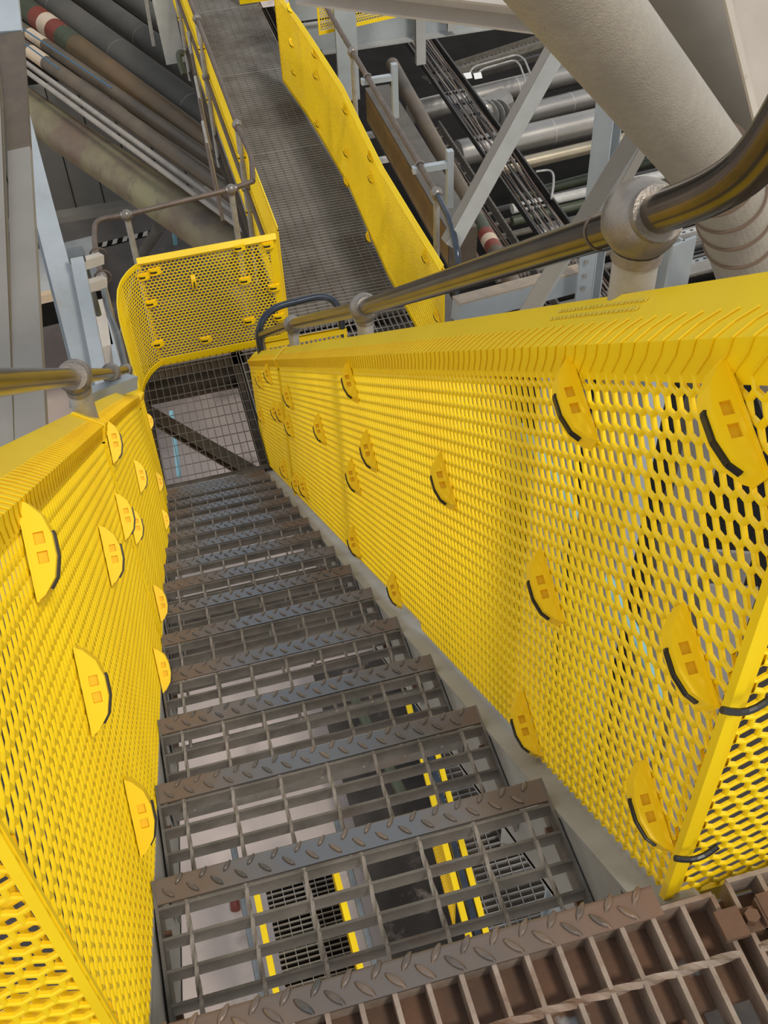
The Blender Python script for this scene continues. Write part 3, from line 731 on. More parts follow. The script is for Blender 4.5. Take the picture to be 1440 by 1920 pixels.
# sloping pale beam at upper right
a = AD(1352, -120, 2.15); b = AD(1530, 620, 2.5)
ax = nrm(b-a); toc = nrm(CAM-(a+b)/2); 
steel('inclined_column', 'pale sloping steel beam at the upper right edge, in front of the large duct', 'steel column', a+RT*.10, b+RT*.10, .02, .22, UP*.0+RT, 'whitebeam', 'I')
mb = MB(); mb.box(a+RT*.085-toc*.02, b+RT*.085-toc*.02, .012, .205, up=RT); mb.build('face_plate', M['whitebeam'], [o for o in bpy.data.objects if o.name.startswith('inclined_column')][0])
# top beam
a = AD(560, -42, 4.6); b = AD(1010, 12, 4.4)
steel('overhead_beam', 'taupe steel beam crossing the top edge of the photo', 'beam', a, b+(b-a)*.3, .16, .12, V(0, -.5, 1), 'whitebeam', 'I')
# diagonal braces
def brace(label, p0, d0, p1, d1, wd, ht, m1, m2, upv):
    a = AD(*p0, d0); b = AD(*p1, d1); r = thing('diagonal_brace', label, 'brace', group=None)
    d = nrm(b-a); sdv = nrm(np.cross(d, upv)); u2 = np.cross(sdv, d); c5, s5 = .64, .77
    if sdv[0] < 0: sdv = -sdv
    off = -sdv*(wd/2+ht/2*c5)+u2*(ht/2-ht/2*s5)
    mb = MB(); mb.box(a+off, b+off, ht, .008, up=u2*c5-sdv*s5); mb.build('side_leg', M[m2], r)
    mb = MB(); mb.box(a, b, wd, .008, up=upv, t=(0, ht/2)); mb.build('face_leg', M[m1], r)
    return r
brace('pale grey angle brace slanting across the cable trays', (1053, 92), 6.3, (850, 462), 6.9, .085, .075, 'greypaint', 'taupe', V(-.35, -.75, .5))
brace('taupe angle brace passing behind the large handrail ball', (1192, 250), 5.2, (975, 610), 5.7, .04, .085, 'greypaint', 'taupe', V(.75, -.5, .35))
brace('short shadowed brace just left of the large duct', (1215, 262), 6.2, (1140, 400), 6.4, .05, .05, 'taupe', 'taupe', V(0, -.7, .7))
# columns
cA = AD(1146, 180, 6.2); r = steel('steel_column', 'pale grey I-section column rising between the pipes and the large duct', 'steel column', cA+V(0, 0, .4), V(cA[0], cA[1], -9.5), .12, .11, V(-.8, -.6, 0), 'bluegrey', 'I')
cB = AD(1252, 500, 4.4); steel('steel_column', 'pale blue column directly behind the large ball joint post', 'steel column', cB+V(0, 0, .15), V(cB[0], cB[1], -9.5), .12, .12, V(.3, -1, 0), 'bluegrey', 'I')
cC = AD(1040, 740, 6.2); steel('steel_column', 'grey column seen only through the right honeycomb guard', 'steel column', cC+V(0, 0, .3), V(cC[0], cC[1], -9.5), .16, .16, V(-.5, -1, 0), 'stringer', 'I')
# X direction beam with sandy top
a = AD(868, 575, 6.6); b = AD(1082, 518, 6.9)
bm = thing('cross_beam', 'pale grey beam with dusty brown top just above the right guard', 'beam'); dd = nrm(b-a)
e0 = a-dd*.05; e1 = b+dd*.02
mb = MB(); mb.box(e0+V(0, 0, -.02), e1+V(0, 0, -.02), .09, .14); mb.build('body', M['bluegrey'], bm)
mb = MB(); mb.box(e0+V(0, 0, .056), e1+V(0, 0, .056), .088, .012); o = mb.build('dust_layer', M['sandy'], bm); o['kind'] = 'stuff'
# end plate with bolts
ep = thing('splice_plate', 'upright bolted grey plate at the right end of the dusty beam', 'plate')
c = AD(1098, 515, 6.7); mb = MB(); mb.box(c+V(0, 0, .25), c+V(0, 0, -.5), .10, .012, up=(0, 1, 0)); mb.build('plate', M['bluegrey'], ep)
for dz in (.0, -.09, .1):
    mb = MB(); mb.tube([c+V(-.01, -.004, dz), c+V(-.012, -.022, dz)], .014, 6); mb.build('bolt', M['galv'], ep)

# ------------------------------------------------------------------ right hand background
# ochre beam and its dark top flange
ob = thing('ochre_beam', 'long ochre sided beam with dark grey top running beside the walkway', 'beam')
x0 = 2.645; y0, y1 = 7.14, 9.9
mb = MB(); mb.box((x0+.006, y0, -3.87), (x0+.006, y1, -3.87), .012, .33); mb.build('ochre_web', M['ochre'], ob)
mb = MB(); mb.box((x0+.12, y0, -3.70), (x0+.12, y1, -3.70), .25, .014); mb.build('top_flange', M['darkflange'], ob)
mb = MB(); mb.box((x0+.12, y0, -4.04), (x0+.12, y1, -4.04), .25, .014); mb.build('bottom_flange', M['darkflange'], ob)
mb = MB(); mb.box((x0, y0, -3.87), (x0+.25, y0, -3.87), .012, .33); mb.build('end_plate', M['underbeam'], ob)
kb = thing('kerb_beam', 'dull grey channel running along the outside of the walkway guard', 'beam')
mb = MB(); mb.box((2.33, 4.2, -3.80), (2.33, 11.5, -3.80), .17, .05); mb.build('flange', M['darkflange'], kb)
mb = MB(); mb.box((2.25, 4.2, -3.9), (2.25, 11.5, -3.9), .012, .2); mb.build('web', M['darkflange'], kb)
def pipe(name, label, cat, pts, r, m, bands=(), n=24, group=None, sm=True):
    root = thing(name, label, cat, group=group); pts = [np.asarray(p, float) for p in pts]
    mb = MB(); mb.tube(smooth(pts) if len(pts) > 2 else pts, r, n); mb.build('tube', M[m], root, smooth=sm)
    d = nrm(pts[1]-pts[0]); L_ = np.linalg.norm(pts[1]-pts[0])
    for t0, t1, mm in bands:
        mb = MB(); mb.tube([pts[0]+d*L_*t0, pts[0]+d*L_*t1], r*1.012, n); o = mb.build('painted_band', M[mm], root, smooth=True)
        o['label'] = {'red': 'dark red band', 'cream': 'cream band', 'greenpipe': 'dark green band', 'ductseam': 'dark seam', 'silver': 'pale joint strip', 'galv': 'pale joint strip', 'darksteel_shade': 'dark joint'}.get(mm, 'painted band')
    return root
A = AZ(735, 120, -4.25); Bp = AZ(940, 492, -4.25); Bp2 = Bp+(Bp-A)*.3; tb = lambda px, py: np.linalg.norm(AZ(px, py, -4.25)-A)/np.linalg.norm(Bp2-A)
pipe('pipe', 'brown pipe with red and cream bands running beside the ochre beam', 'pipe', [A, Bp2], .075, 'brownpipe',
     bands=((tb(900, 415), tb(912, 438), 'greenpipe'), (tb(912, 438), tb(917, 449), 'red'), (tb(917, 449), tb(923, 460), 'cream'), (tb(923, 460), tb(929, 471), 'red')))
A = AZ(815, 345, -4.6); Bp = AZ(895, 500, -4.6); L0 = np.linalg.norm(Bp-A); tb = lambda px, py: np.linalg.norm(AZ(px, py, -4.6)-A)/L0
pipe('pipe', 'second banded pipe half hidden under the end of the ochre beam', 'pipe', [A, Bp], .06, 'brownpipe', bands=((tb(878, 462), tb(882, 469), 'red'), (tb(882, 469), tb(886, 478), 'cream'), (tb(886, 478), tb(890, 487), 'red')))
# silver clad pipes running left-right
sil = [((770, 212), (1420, 55), -5.35, 20, 'silver', 'wide silver clad pipe with crumpled elbow, highest of the horizontal pipes'),
       ((915, 232), (1430, 102), -5.5, 19, 'silver', 'second silver clad horizontal pipe from the top'),
       ((860, 288), (1440, 153), -5.5, 24, 'silver', 'broadest silver clad pipe with a lap seam, third from the top'),
       ((930, 318), (1440, 197), -5.6, 12, 'gold', 'bright golden grey pipe below the broad silver one'),
       ((960, 372), (1440, 245), -6.3, 9, 'greenpipe', 'dark green pipe below the golden grey pipe'),
       ((960, 392), (1440, 283), -6.2, 9, 'traywhite', 'pale white pipe between two dark green pipes'),
       ((960, 415), (1440, 300), -6.3, 9, 'greenpipe', 'lower dark green pipe under the pale white one'),
       ((1010, 440), (1440, 332), -6.4, 12, 'silver', 'lowest grey horizontal pipe, just above the handrail'),
       ((1180, 470), (1420, 400), -6.2, 11, 'silver', 'grey pipe showing between the ball joint and the duct elbow')]
for (p0, p1, z, hw, m, lb) in sil:
    a = AZ(*p0, z); b = AZ(*p1, z); dep = np.dot((a+b)/2-CAM, FW)
    pipe('pipe', lb, 'pipe', [a, b], hw*dep/FPX, m, bands=[(t, t+.004, 'galv') for t in (.28, .52)] if m == 'silver' else (), group='horizontal pipes on the right')
# elbow of first silver pipe
c = AZ(895, 205, -5.3); e2 = thing('pipe_elbow', 'crumpled foil wrapped pipe elbow beside the black cable tray', 'pipe elbow')
pp = [AZ(945, 190, -5.35), AZ(905, 212, -5.35), AZ(880, 200, -5.35)]
mb = MB(); mb.tube(smooth(pp), .17, 20); mb.build('foil_wrap', M['silver'], e2)
for k in range(3):
    q = AZ(915+12*k, 213, -5.35); mb = MB(); mb.tube([q, q+nrm(pp[0]-pp[1])*.01], .178, 20); mb.build('band', M['galv'], e2)

# cable trays
def tray(label, xl, xr, y0, y1, z, m, h=.09, rungs=.30, ncab=0, cabs=('cable', 'cable_brown', 'cable_pale'), flange=.02, shape=None):
    r = thing('cable_tray', label, 'cable tray')
    for x in (xl, xr):
        mb = MB(); s = 1 if x == xl else -1
        mb.box((x, y0, z), (x, y1, z), .004, h); mb.box((x-s*flange/2, y0, z+h/2), (x-s*flange/2, y1, z+h/2), flange, .004); mb.box((x+s*flange/2, y0, z-h/2), (x+s*flange/2, y1, z-h/2), flange, .004)
        o = mb.build('side_rail', M[m], r)
        sl = MB(); y = y0+.04
        while y < y1:
            sl.box((x-s*flange/2-.004, y, z+h/2+.0025), (x-s*flange/2-.004, y+.03, z+h/2+.0025), .006, .002); y += .075
        sl.build('slots', M['traygrey'] if m == 'blacksteel' else M['blacksteel'], o)
    y = y0+.1
    while y < y1:
        mb = MB(); mb.box((xl, y, z-h/2+.008), (xr, y, z-h/2+.008), .035, .016); mb.build('rung', M[m], r); y += rungs
    return r
def cable_run(label, pts, r, m, group):
    mb = MB(); mb.tube(pts, r, 6, cap=True); return tag(mb.build('cable', M[m], smooth=True), label, 'cable', group)
tray('black ladder cable tray packed with cables running diagonally between the pipes', 4.02, 4.37, 6.6, 13.8, -4.8, 'blacksteel', h=.10)
cols = ['cable', 'cable_brown', 'cable', 'cable_pale', 'cable_brown', 'cable', 'cable_pale', 'cable', 'cable_brown', 'cable', 'cable_pale', 'cable_brown']
for i in range(12):
    x = 4.05+.026*i; pts = [V(x+.010*math.sin(y*1.9+i*1.7)+.006*math.sin(y*4+i), y, -4.81+.012*math.sin(y*2.3+i*2.1)) for y in np.arange(6.6, 13.7, .25)]
    m = cols[i]; cable_run('%s cable lying in the black ladder tray among others alike' % {'cable': 'black', 'cable_brown': 'brown', 'cable_pale': 'pale'}[m], pts, .0085+.003*((i*7) % 3)/2, m, 'cables in the black tray, '+m.replace('_', ' '))
tray('dull brown ladder tray beside the black cable tray, lower and emptier', 3.62, 3.84, 7.0, 11.3, -4.95, 'traygrey', h=.09, rungs=.22)
for i in range(3):
    x = 3.70+.035*i; cable_run('brown cable in the dull ladder tray among others alike', [V(x+.01*math.sin(y*3+i), y, -4.97) for y in np.arange(7.0, 11.2, .3)], .011, 'cable_brown', 'cables in the dull tray')
# horizontal perforated trays at the top right
for j, (p0, p1, lb) in enumerate((((800, 150), (1010, 82), 'upper dark perforated cable tray near the top, left of the duct'), ((850, 150), (1030, 100), 'lower dark perforated cable tray near the top, left of the duct'))):
    a = AZ(*p0, -5.0-.3*j); b = AZ(*p1, -5.0-.3*j); b = b+(b-a)*.4; r = thing('cable_tray', lb, 'cable tray')
    mb = MB(); mb.box(a, b, .22, .01); mb.build('tray_bed', M['traygrey'], r); mb = MB()
    for s in (-1, 1): mb.box(a+V(0, s*.11, .03), b+V(0, s*.11, .03), .006, .07)
    o = mb.build('side_rails', M['traygrey'], r); mb = MB(); L_ = np.linalg.norm(b-a); d = nrm(b-a); t = .05
    while t < L_:
        for s in (-.08, 0, .08): mb.box(a+d*t+V(0, s, .006), a+d*(t+.035)+V(0, s, .006), .018, .003)
        t += .07
    mb.build('slots', M['blacksteel'], r)
# conduits
for lb, pp, z in (('outer thin conduit loop bent over the silver pipes', [(880, 138), (888, 125), (970, 102), (984, 112), (995, 140), (990, 180)], -4.9), ('inner thin conduit loop bent over the silver pipes', [(895, 140), (903, 130), (965, 112), (975, 122), (985, 150), (981, 180)], -4.9),
                  ('pale conduit hook beside the lower end of the black tray', [(1005, 322), (1030, 318), (1038, 326), (1038, 345), (1034, 372)], -4.7)):
    pipe('conduit', lb, 'conduit', [AZ(x, y, z) for x, y in pp], .013, 'galv', n=10)
for x, lb in ((877, 'left'), (896, 'right')):
    c = AZ(x, 142, -4.85); mb = MB(); mb.box(c+V(-.05, 0, 0), c+V(.05, 0, 0), .08, .004, up=V(0, -.6, .8)); tag(mb.build('tag', M['white']), 'small white tag hung on the cable tray, %s one of a pair' % lb, 'tag')
# white cable tray under the ball
a = AD(1235, 492, 6.3); b = AD(1420, 440, 6.5); d = nrm(b-a); sd2 = nrm(np.cross(d, V(0, 0, 1)))
wt = thing('cable_tray', 'pale perforated cable tray with pale and black cables, right of the large ball post', 'cable tray')
for s in (-.16, .12):
    mb = MB(); mb.box(a+sd2*s, b+d*.3+sd2*s, .035, .07); o = mb.build('side_rail', M['traywhite'], wt); mb = MB(); t = .05
    while t < 1.0: mb.box(a+sd2*s+d*t+V(0, 0, .037), a+sd2*s+d*(t+.02)+V(0, 0, .037), .01, .002); t += .055
    mb.build('slots', M['blacksteel'], o)
mb = MB(); mb.box(a-sd2*.02+V(0, 0, -.04), b+d*.3-sd2*.02+V(0, 0, -.04), .28, .006); mb.build('tray_bed', M['darksteel_shade'], wt)
for i, m in enumerate(['cable_pale', 'cable_pale', 'cable_pale', 'cable', 'cable', 'cable_pale', 'cable', 'cable']):
    s = -.12+.03*i; cable_run('%s cable lying in the pale perforated tray' % ('pale' if m != 'cable' else 'black'), [a+sd2*(s+.012*math.sin(t*5+i))+d*t+V(0, 0, -.01+.01*math.sin(3*t+i)) for t in np.arange(0, 1.1, .08)], .013, m, 'cables in the pale tray, '+m.replace('_', ' '))
# near-black slab: shade under the pipe rack, put in as colour
mb = MB(); mb.box((6.0, 5.0, -7.6), (6.0, 22, -7.6), 7.6, .1); tag(mb.build('floor', M['darksteel_shade']), kind='structure')
# more trays far below pipes
for i in range(9):
    a = AZ(930, 395+i*26, -7.2); b = AZ(1440, 270+i*26, -7.2); pipe('pipe', 'dim brown pipe low in the dark pipe rack behind the right guard', 'pipe', [a, b], .05, ['darkflange', 'brownpipe', 'traygrey'][i % 3], n=10, group='dim pipes low in the rack')
# pale grey double beam behind walkway
gb = thing('walkway_beam', 'long pale blue grey beam pair crossing behind the far walkway railing', 'beam')
yb = 10.42
mb = MB(); mb.box((2.05, yb, -3.34), (5.6, yb, -3.34), .012, .28); mb.build('web', M['bluegrey'], gb)
mb = MB(); mb.box((2.05, yb-.05, -3.48), (5.6, yb-.05, -3.48), .12, .015); mb.build('bottom_flange', M['greypaint'], gb)
mb = MB(); mb.box((2.05, yb-.01, -3.20), (5.6, yb-.01, -3.20), .05, .015); mb.build('top_flange', M['greypaint'], gb)
mb = MB(); mb.box((2.05, yb+.05, -3.04), (5.6, yb+.05, -3.04), .03, .28); mb.build('upper_channel', M['bluegrey'], gb)
mb = MB(); mb.tube([V(2.05+.1*i, yb-.0+.02, -2.90+.012*math.sin(i*.9)) for i in range(36)], .012, 8); tag(mb.build('cable', M['cable']), 'black cable clipped along the far pale beam', 'cable')
c = AD(645, 55, 10.2); steel('steel_column', 'blue grey plate column beside the far walkway ball joint', 'steel column', V(2.40, 9.55, -1.2), V(2.40, 9.55, -3.62), .20, .03, V(0, -1, 0), 'bluegrey', 'I')
for px, lb in ((768, 'nearer'), (832, 'farther')):
    P = AZ(px, 60, -3.55); steel('hanger_post', 'short pale bolted post standing against the far beam, %s to the column' % lb, 'post', V(P[0], yb-.12, -2.85), V(P[0], yb-.12, -3.72 if lb == 'nearer' else -3.42), .10, .05, V(0, -1, 0), 'greypaint', 'I')
# things below the far beams
for i, (xa, z, m) in enumerate(((2.2, -4.2, 'traywhite'), (2.25, -4.5, 'traywhite'))):
    mb = MB(); mb.box((xa, 9.9, z), (xa+.62, 9.9, z), .06, .05); tag(mb.build('support_rail', M[m]), ['pale slotted rail under the far beams, upper one', 'pale slotted rail under the far beams, lower one'][i], 'rail')
# yellow lamp/tie on the beam
P = AZ(728, 28, -3.2); add = thing('fixing_clip', 'yellow fixing clip with black tie on the far pale beam', 'clip'); mb = MB(); mb.cbox((P[0], yb-.02, -3.0), .06, .03, .2); mb.build('tab', M['clip'], add)
mb = MB(); mb.cbox((P[0], yb-.04, -3.01), .10, .02, .02); mb.build('tie', M['black'], add)

# ------------------------------------------------------------------ left side
# leaning box column
lc = thing('leaning_column', 'tall taupe box column filling the left edge of the photo, brown stained near the top', 'steel column')
def quadcol(name, L0, R0, L1, R1, dep0, dep1, th, m, parent):
    a, b, c, d = AD(*L0, dep0), AD(*R0, dep0), AD(*R1, dep1), AD(*L1, dep1)
    n = nrm(np.cross(b-a, d-a)); n = n if np.dot(n, FW) > 0 else -n
    mb = MB(); mb.add([a, b, c, d, a+n*th, b+n*th, c+n*th, d+n*th], [(0, 1, 2, 3), (7, 6, 5, 4), (0, 4, 5, 1), (1, 5, 6, 2), (2, 6, 7, 3), (3, 7, 4, 0)])
    return mb.build(name, M[m], parent)
quadcol('upper_plate', (-60, -40), (30, -40), (-40, 62), (40, 56), 5.5, 5.35, .03, 'bluegrey', lc)
quadcol('stained_face', (-6, 66), (42, 58), (14, 283), (56, 274), 5.35, 4.9, .03, 'brownstain', lc)
quadcol('main_face', (14, 283), (56, 274), (30, 920), (92, 905), 4.9, 3.7, .03, 'taupe', lc)
quadcol('side_face', (-90, 40), (-5, 64), (-70, 940), (30, 920), 5.37, 3.72, .2, 'taupe', lc)
# pale blue column
a = AD(8, 120, 6.6)
bc = thing('steel_column', 'pale blue grey I-section column rising from behind the left handrail', 'steel column')
b_ = AD(183, 790, 6.0); 
dirc = nrm(b_-a); upv = nrm(V(.55, -.8, 0)); 
ibeam(bc, a-dirc*.2, b_+dirc*.9, .12, .17, V(.12, -1, 0), 'bluegrey')
# second upright with white rusty bracket arms
br = thing('pipe_support', 'white rust streaked support post with bracket arms beside the pale blue column', 'bracket')
a = AD(143, 476, 6.05); b = AD(192, 720, 5.75); mb = MB(); mb.box(a, b+nrm(b-a)*.8, .07, .05, up=(0, -1, 0)); mb.build('post', M['bluegrey'], br)
mb = MB(); mb.box(a-nrm(b-a)*.02, a+nrm(b-a)*.04, .085, .06, up=(0, -1, 0)); mb.build('cap', M['greyrail'], br)
for p0, p1 in (((148, 497), (190, 484)), ((154, 540), (196, 527))):
    u, v = AD(*p0, 6.15), AD(*p1, 6.25); mb = MB(); mb.box(u, v, .05, .055); mb.build('arm', M['pedestal'], br)
mb = MB(); u = AD(160, 500, 6.35); mb.tube([u, u+V(0, .02, -.35)], .02, 10); mb.build('strut', M['greyrail'], br)
for p in ((184, 478), (193, 520)):
    c = AD(*p, 6.25); mb = MB(); mb.tube([c+.045*V(math.cos(t), 0, math.sin(t)) for t in np.radians(np.arange(0, 361, 30))], .006, 6); mb.build('pipe_clamp', M['railrust'], br)
# white pedestal block
pd = thing('concrete_plinth', 'cream white plinth with rust streaks between the column and the curved guard', 'plinth')
def at2(px, py): return AZ(px, py, -4.4)
a, b, c, d = at2(166, 566), at2(192, 560), at2(212, 645), at2(186, 652)
mb = MB(); dz = V(0, 0, -.5); mb.add([a, b, c, d, a+dz, b+dz, c+dz, d+dz], [(0, 1, 2, 3), (7, 6, 5, 4), (0, 4, 5, 1), (1, 5, 6, 2), (2, 6, 7, 3), (3, 7, 4, 0)]); mb.build('block', M['pedestal'], pd)
a, b, c, d = at2(196, 560), at2(206, 562), at2(232, 690), at2(214, 690)
mb = MB(); mb.add([a, b, c, d, a+dz, b+dz, c+dz, d+dz], [(0, 1, 2, 3), (7, 6, 5, 4), (0, 4, 5, 1), (1, 5, 6, 2), (2, 6, 7, 3), (3, 7, 4, 0)]); mb.build('side_channel', M['bluegrey'], pd)
for nm, p0, p1, dd0 in (('upper', (140, 755), (248, 715), 4.1), ('lower', (150, 800), (215, 780), 4.3)):
    u, v = AD(*p0, dd0), AD(*p1, dd0+.3); mb = MB(); mb.box(u, v, .05, .055); tag(mb.build('clamp_block', M['bluegrey']), 'pale blue grey steel block behind the left handrail posts, %s one' % nm, 'bracket')
# yellow edged walkway far below left
wk = thing('low_platform', 'small grating platform with yellow edge far below the pale blue column', 'platform')
a, b, c, d = AZ(60, 470, -7.0), AZ(180, 440, -7.0), AZ(190, 530, -7.0), AZ(60, 558, -7.0)
mb = MB(); mb.add([a, b, c, d, a+dz*.1, b+dz*.1, c+dz*.1, d+dz*.1], [(0, 1, 2, 3), (7, 6, 5, 4), (0, 4, 5, 1), (1, 5, 6, 2), (2, 6, 7, 3), (3, 7, 4, 0)]); mb.build('deck', M['greypaint'], wk)
mb = MB(); mb.box(AZ(60, 560, -6.98)+V(0, 0, -.02), AZ(190, 530, -6.98)+V(0, 0, -.02), .10, .12); mb.build('yellow_edge', M['cream'], wk); 
mb = MB(); mb.box(AZ(60, 575, -7.1)+V(0, 0, -.15), AZ(190, 545, -7.1)+V(0, 0, -.15), .08, .34); mb.build('beam', M['darksteel_shade'], wk)

# pipes in the left background
def LPp(label, p0, p1, z, hw, m, bands=(), ext=.25, grp=None):
    a = AZ(*p0, z); b = AZ(*p1, z); dep = np.dot((a+b)/2-CAM, FW); L_ = np.linalg.norm(b-a)
    bb = [(np.linalg.norm(AZ(*q0, z)-a)/L_/(1+ext), np.linalg.norm(AZ(*q1, z)-a)/L_/(1+ext), mm) for q0, q1, mm in bands]
    return pipe('pipe', label, 'pipe', [a, b+(b-a)*ext], hw*dep/FPX, m, bands=bb)
LPp('large weathered brown pipe with yellow green patina, lower left background', (45, 200), (400, 440), -4.75, 38, 'bigpipe', ext=.15)
LPp('upper of two thin pale pipes running together above the weathered pipe', (40, 112), (468, 420), -4.25, 5.5, 'palepipe', ext=.1)
LPp('lower of two thin pale pipes running together above the weathered pipe', (30, 120), (458, 432), -4.25, 5, 'palepipe', ext=.1)
LPp('dark brown mottled pipe with a white band at its left end', (20, 70), (440, 368), -4.35, 14, 'brownpipe', bands=(((58, 98), (88, 118), 'cream'),), ext=.1)
LPp('dark brown pipe with an orange cream band at its left end', (30, 45), (460, 345), -4.45, 12, 'brownpipe', bands=(((55, 64), (84, 84), 'cream'),), ext=.1)
LPp('ochre brown pipe with green section and red and cream bands', (20, -6), (440, 310), -4.55, 22, 'ochrepipe', bands=(((40, 8), (72, 32), 'greenpipe'), ((72, 32), (88, 44), 'red'), ((88, 44), (103, 56), 'cream'), ((103, 56), (120, 69), 'red'), ((120, 69), (143, 87), 'greenpipe')), ext=.1)
LPp('green pipe running below the ochre pipe towards the walkway posts', (240, 215), (450, 372), -4.6, 9, 'greenpipe', ext=.1)
LPp('thin blue hose strung along the brown pipes', (40, 52), (130, 112), -4.22, 1.4, 'blueline', ext=.8)
LPp('second thin blue hose below the first, left background', (44, 80), (95, 118), -4.18, 1.4, 'blueline', ext=.3)
for lb, p0, p1, z, hw in (('lowest and widest dull grey lagged duct in the upper left', (40, -35), (410, 240), -4.60, 28),
                          ('middle dull grey lagged duct in the upper left', (110, -45), (420, 180), -4.70, 22),
                          ('top dull grey lagged duct in the upper left', (190, -40), (420, 122), -4.80, 19)):
    a = AZ(*p0, z); b = AZ(*p1, z); dep = np.dot((a+b)/2-CAM, FW)
    pipe('duct', lb, 'duct', [a, b+(b-a)*.12], hw*dep/FPX, 'greyduct', bands=[(t, t+.004, 'traygrey') for t in (.2, .5, .8)])
# siding building behind the weathered pipe
sg = thing('clad_wall', 'dim grey clad wall with upright seams behind the left pipes', 'wall')
mb = MB(); mb.box((-3.5, 14.9, -6.3), (1.95, 14.9, -6.3), .1, 1.9); mb.build('cladding', M['siding'], sg)
mb = MB()
for i in range(12): x = -3.2+.42*i; mb.box((x, 14.845, -5.36), (x, 14.845, -7.2), .012, .012, up=(0, 1, 0))
mb.build('seams', M['darksteel_shade'], sg)
mb = MB(); mb.box((-3.5, 14.75, -7.25), (1.95, 14.75, -7.25), .22, .10); mb.build('bottom_ledge', M['taupe'], sg)
mb = MB(); mb.box((-3.5, 15.3, -7.3), (1.95, 15.3, -7.3), .1, 1.0); tag(mb.build('opening_shade', M['darksteel_shade']), kind='structure')  # near-black sheet: shade of the opening below the cladding, as colour
# upper left plates
for lb, p0, p1, w_ in (('pale grey vertical plate with rust lines behind the walkway posts', (300, -20), (330, 118), .20), ('narrow pale upright beside the grey plate, top left of the walkway', (272, -10), (288, 85), .035)):
    a = AD(*p0, 11.0); b = AD(*p1, 11.4); mb = MB(); mb.box(a, b, w_, .04, up=(0, -1, 0)); tag(mb.build('upright_plate', M['greypaint'] if w_ > .1 else M['galv']), lb, 'plate')
mb = MB(); mb.box((-8, 20, -5), (3.0, 20, -5), .1, 9); tag(mb.build('back_shade', M['darksteel_shade']), kind='structure')  # near-black backdrop stands in for shade in the voids behind the ducts
# green conduit hook
pipe('conduit', 'small green bent conduit beside the walkway posts', 'conduit', [AD(345, 100, 10.6), AD(335, 98, 10.6), AD(336, 112, 10.6), AD(345, 140, 10.6)], .03, 'greenpipe', n=10)
# timber like thin rods crowding behind the posts
for i in range(6):
    a = AD(352+7*i, 60+42*i, 10.2-.3*i); b = AD(378+8*i, 190+45*i, 9.9-.3*i)
    mb = MB(); mb.tube([a, b], .014, 8); tag(mb.build('thin_pipe', M['railrust' if i % 2 else 'galv'], smooth=True), ['rusty', 'grey'][(i+1) % 2]+' thin pipe crowded behind the walkway posts', 'pipe', 'thin pipes behind the posts, '+['rusty', 'grey'][(i+1) % 2])
# diag strut & hazard stripes on the brown floor
hz = thing('hazard_marking', 'faded black and white hazard stripe on the brown floor below the landing railing', 'floor marking')
a = AZ(150, 470, -7.29); b = AZ(300, 432, -7.29); d = nrm(b-a); sd2 = nrm(np.cross(V(0, 0, 1), d)); L_ = np.linalg.norm(b-a)
mb = MB(); mb.box(a, b, .13, .006); mb.build('dark_strip', M['darksteel_shade'], hz); mb = MB(); t = 0
while t < L_-.1:
    P = a+d*t+V(0, 0, .006); mb.add([P-sd2*.06, P+d*.07-sd2*.06, P+d*.12+sd2*.06, P+d*.05+sd2*.06], [(0, 1, 2, 3)]); t += .15
mb.build('pale_stripes', M['pedestal'], hz)
pipe('strut', 'greenish grey pipe strut leaning behind the landing railing post', 'pipe', [AZ(300, 425, -5.6), AZ(250, 500, -6.9)], .07, 'greyduct', n=16)
pipe('conduit', 'small teal pipe stub standing on the brown floor', 'pipe', [AZ(326, 430, -6.9), AZ(329, 458, -7.29)], .03, 'bluepipe', n=12)

# ------------------------------------------------------------------ under the lower landing and below the stair
def ub_(name, label, a, b, wd, ht, m='underbeam', cat='beam'):
    r = thing(name, label, cat); ibeam(r, np.asarray(a), np.asarray(b), wd, ht, (0, 0, 1), m); return r
ub_('landing_beam', 'dark brown beam under the far edge of the lower landing', (-.15, 5.72, ZL-.14), (2.0, 5.72, ZL-.14), .12, .2)
ub_('landing_beam', 'dark brown beam under the left edge of the lower landing', (-.05, 4.6, ZL-.14), (-.05, 5.7, ZL-.14), .08, .2)
ub_('landing_beam', 'dark beam under the right edge of the stair foot', (.65, 4.6, ZL-.14), (.65, 5.9, ZL-.14), .08, .2)
ub_('landing_brace', 'brown diagonal brace visible through the square landing grating', (-.05, 5.65, ZL-.3), (.70, 4.62, ZL-.3), .09, .06, 'brownpipe', 'brace')
ub_('walkway_beam', 'dark beam carrying the left side of the long walkway', (1.04, 5.9, ZL-.15), (1.04, 14, ZL-.15), .08, .22)
ub_('walkway_beam', 'dark beam carrying the right side of the long walkway', (1.93, 5.9, ZL-.15), (1.93, 14, ZL-.15), .08, .22)
mb = MB(); mb.box((1.48, 5.9, ZL-.40), (1.48, 14, ZL-.40), .86, .02); tag(mb.build('soffit_shade', M['darksteel_shade']), 'near-black sheet holding the shade under the bars of the long walkway', 'plate')  # darkness below the walkway painted as a near-black sheet
pipe('pipe', 'light blue pipe standing below the lower landing', 'pipe', [AD(321, 772, 10.5), AD(336, 893, 10.2)], .022, 'bluepipe', n=12)
pipe('pipe', 'light blue sloping pipe seen through the right honeycomb guard', 'pipe', [AD(975, 800, 5.6), AD(1050, 905, 5.4), AD(1125, 1060, 5.2), AD(1215, 1235, 5.0), AD(1250, 1330, 4.9)], .028, 'bluepipe', n=12)
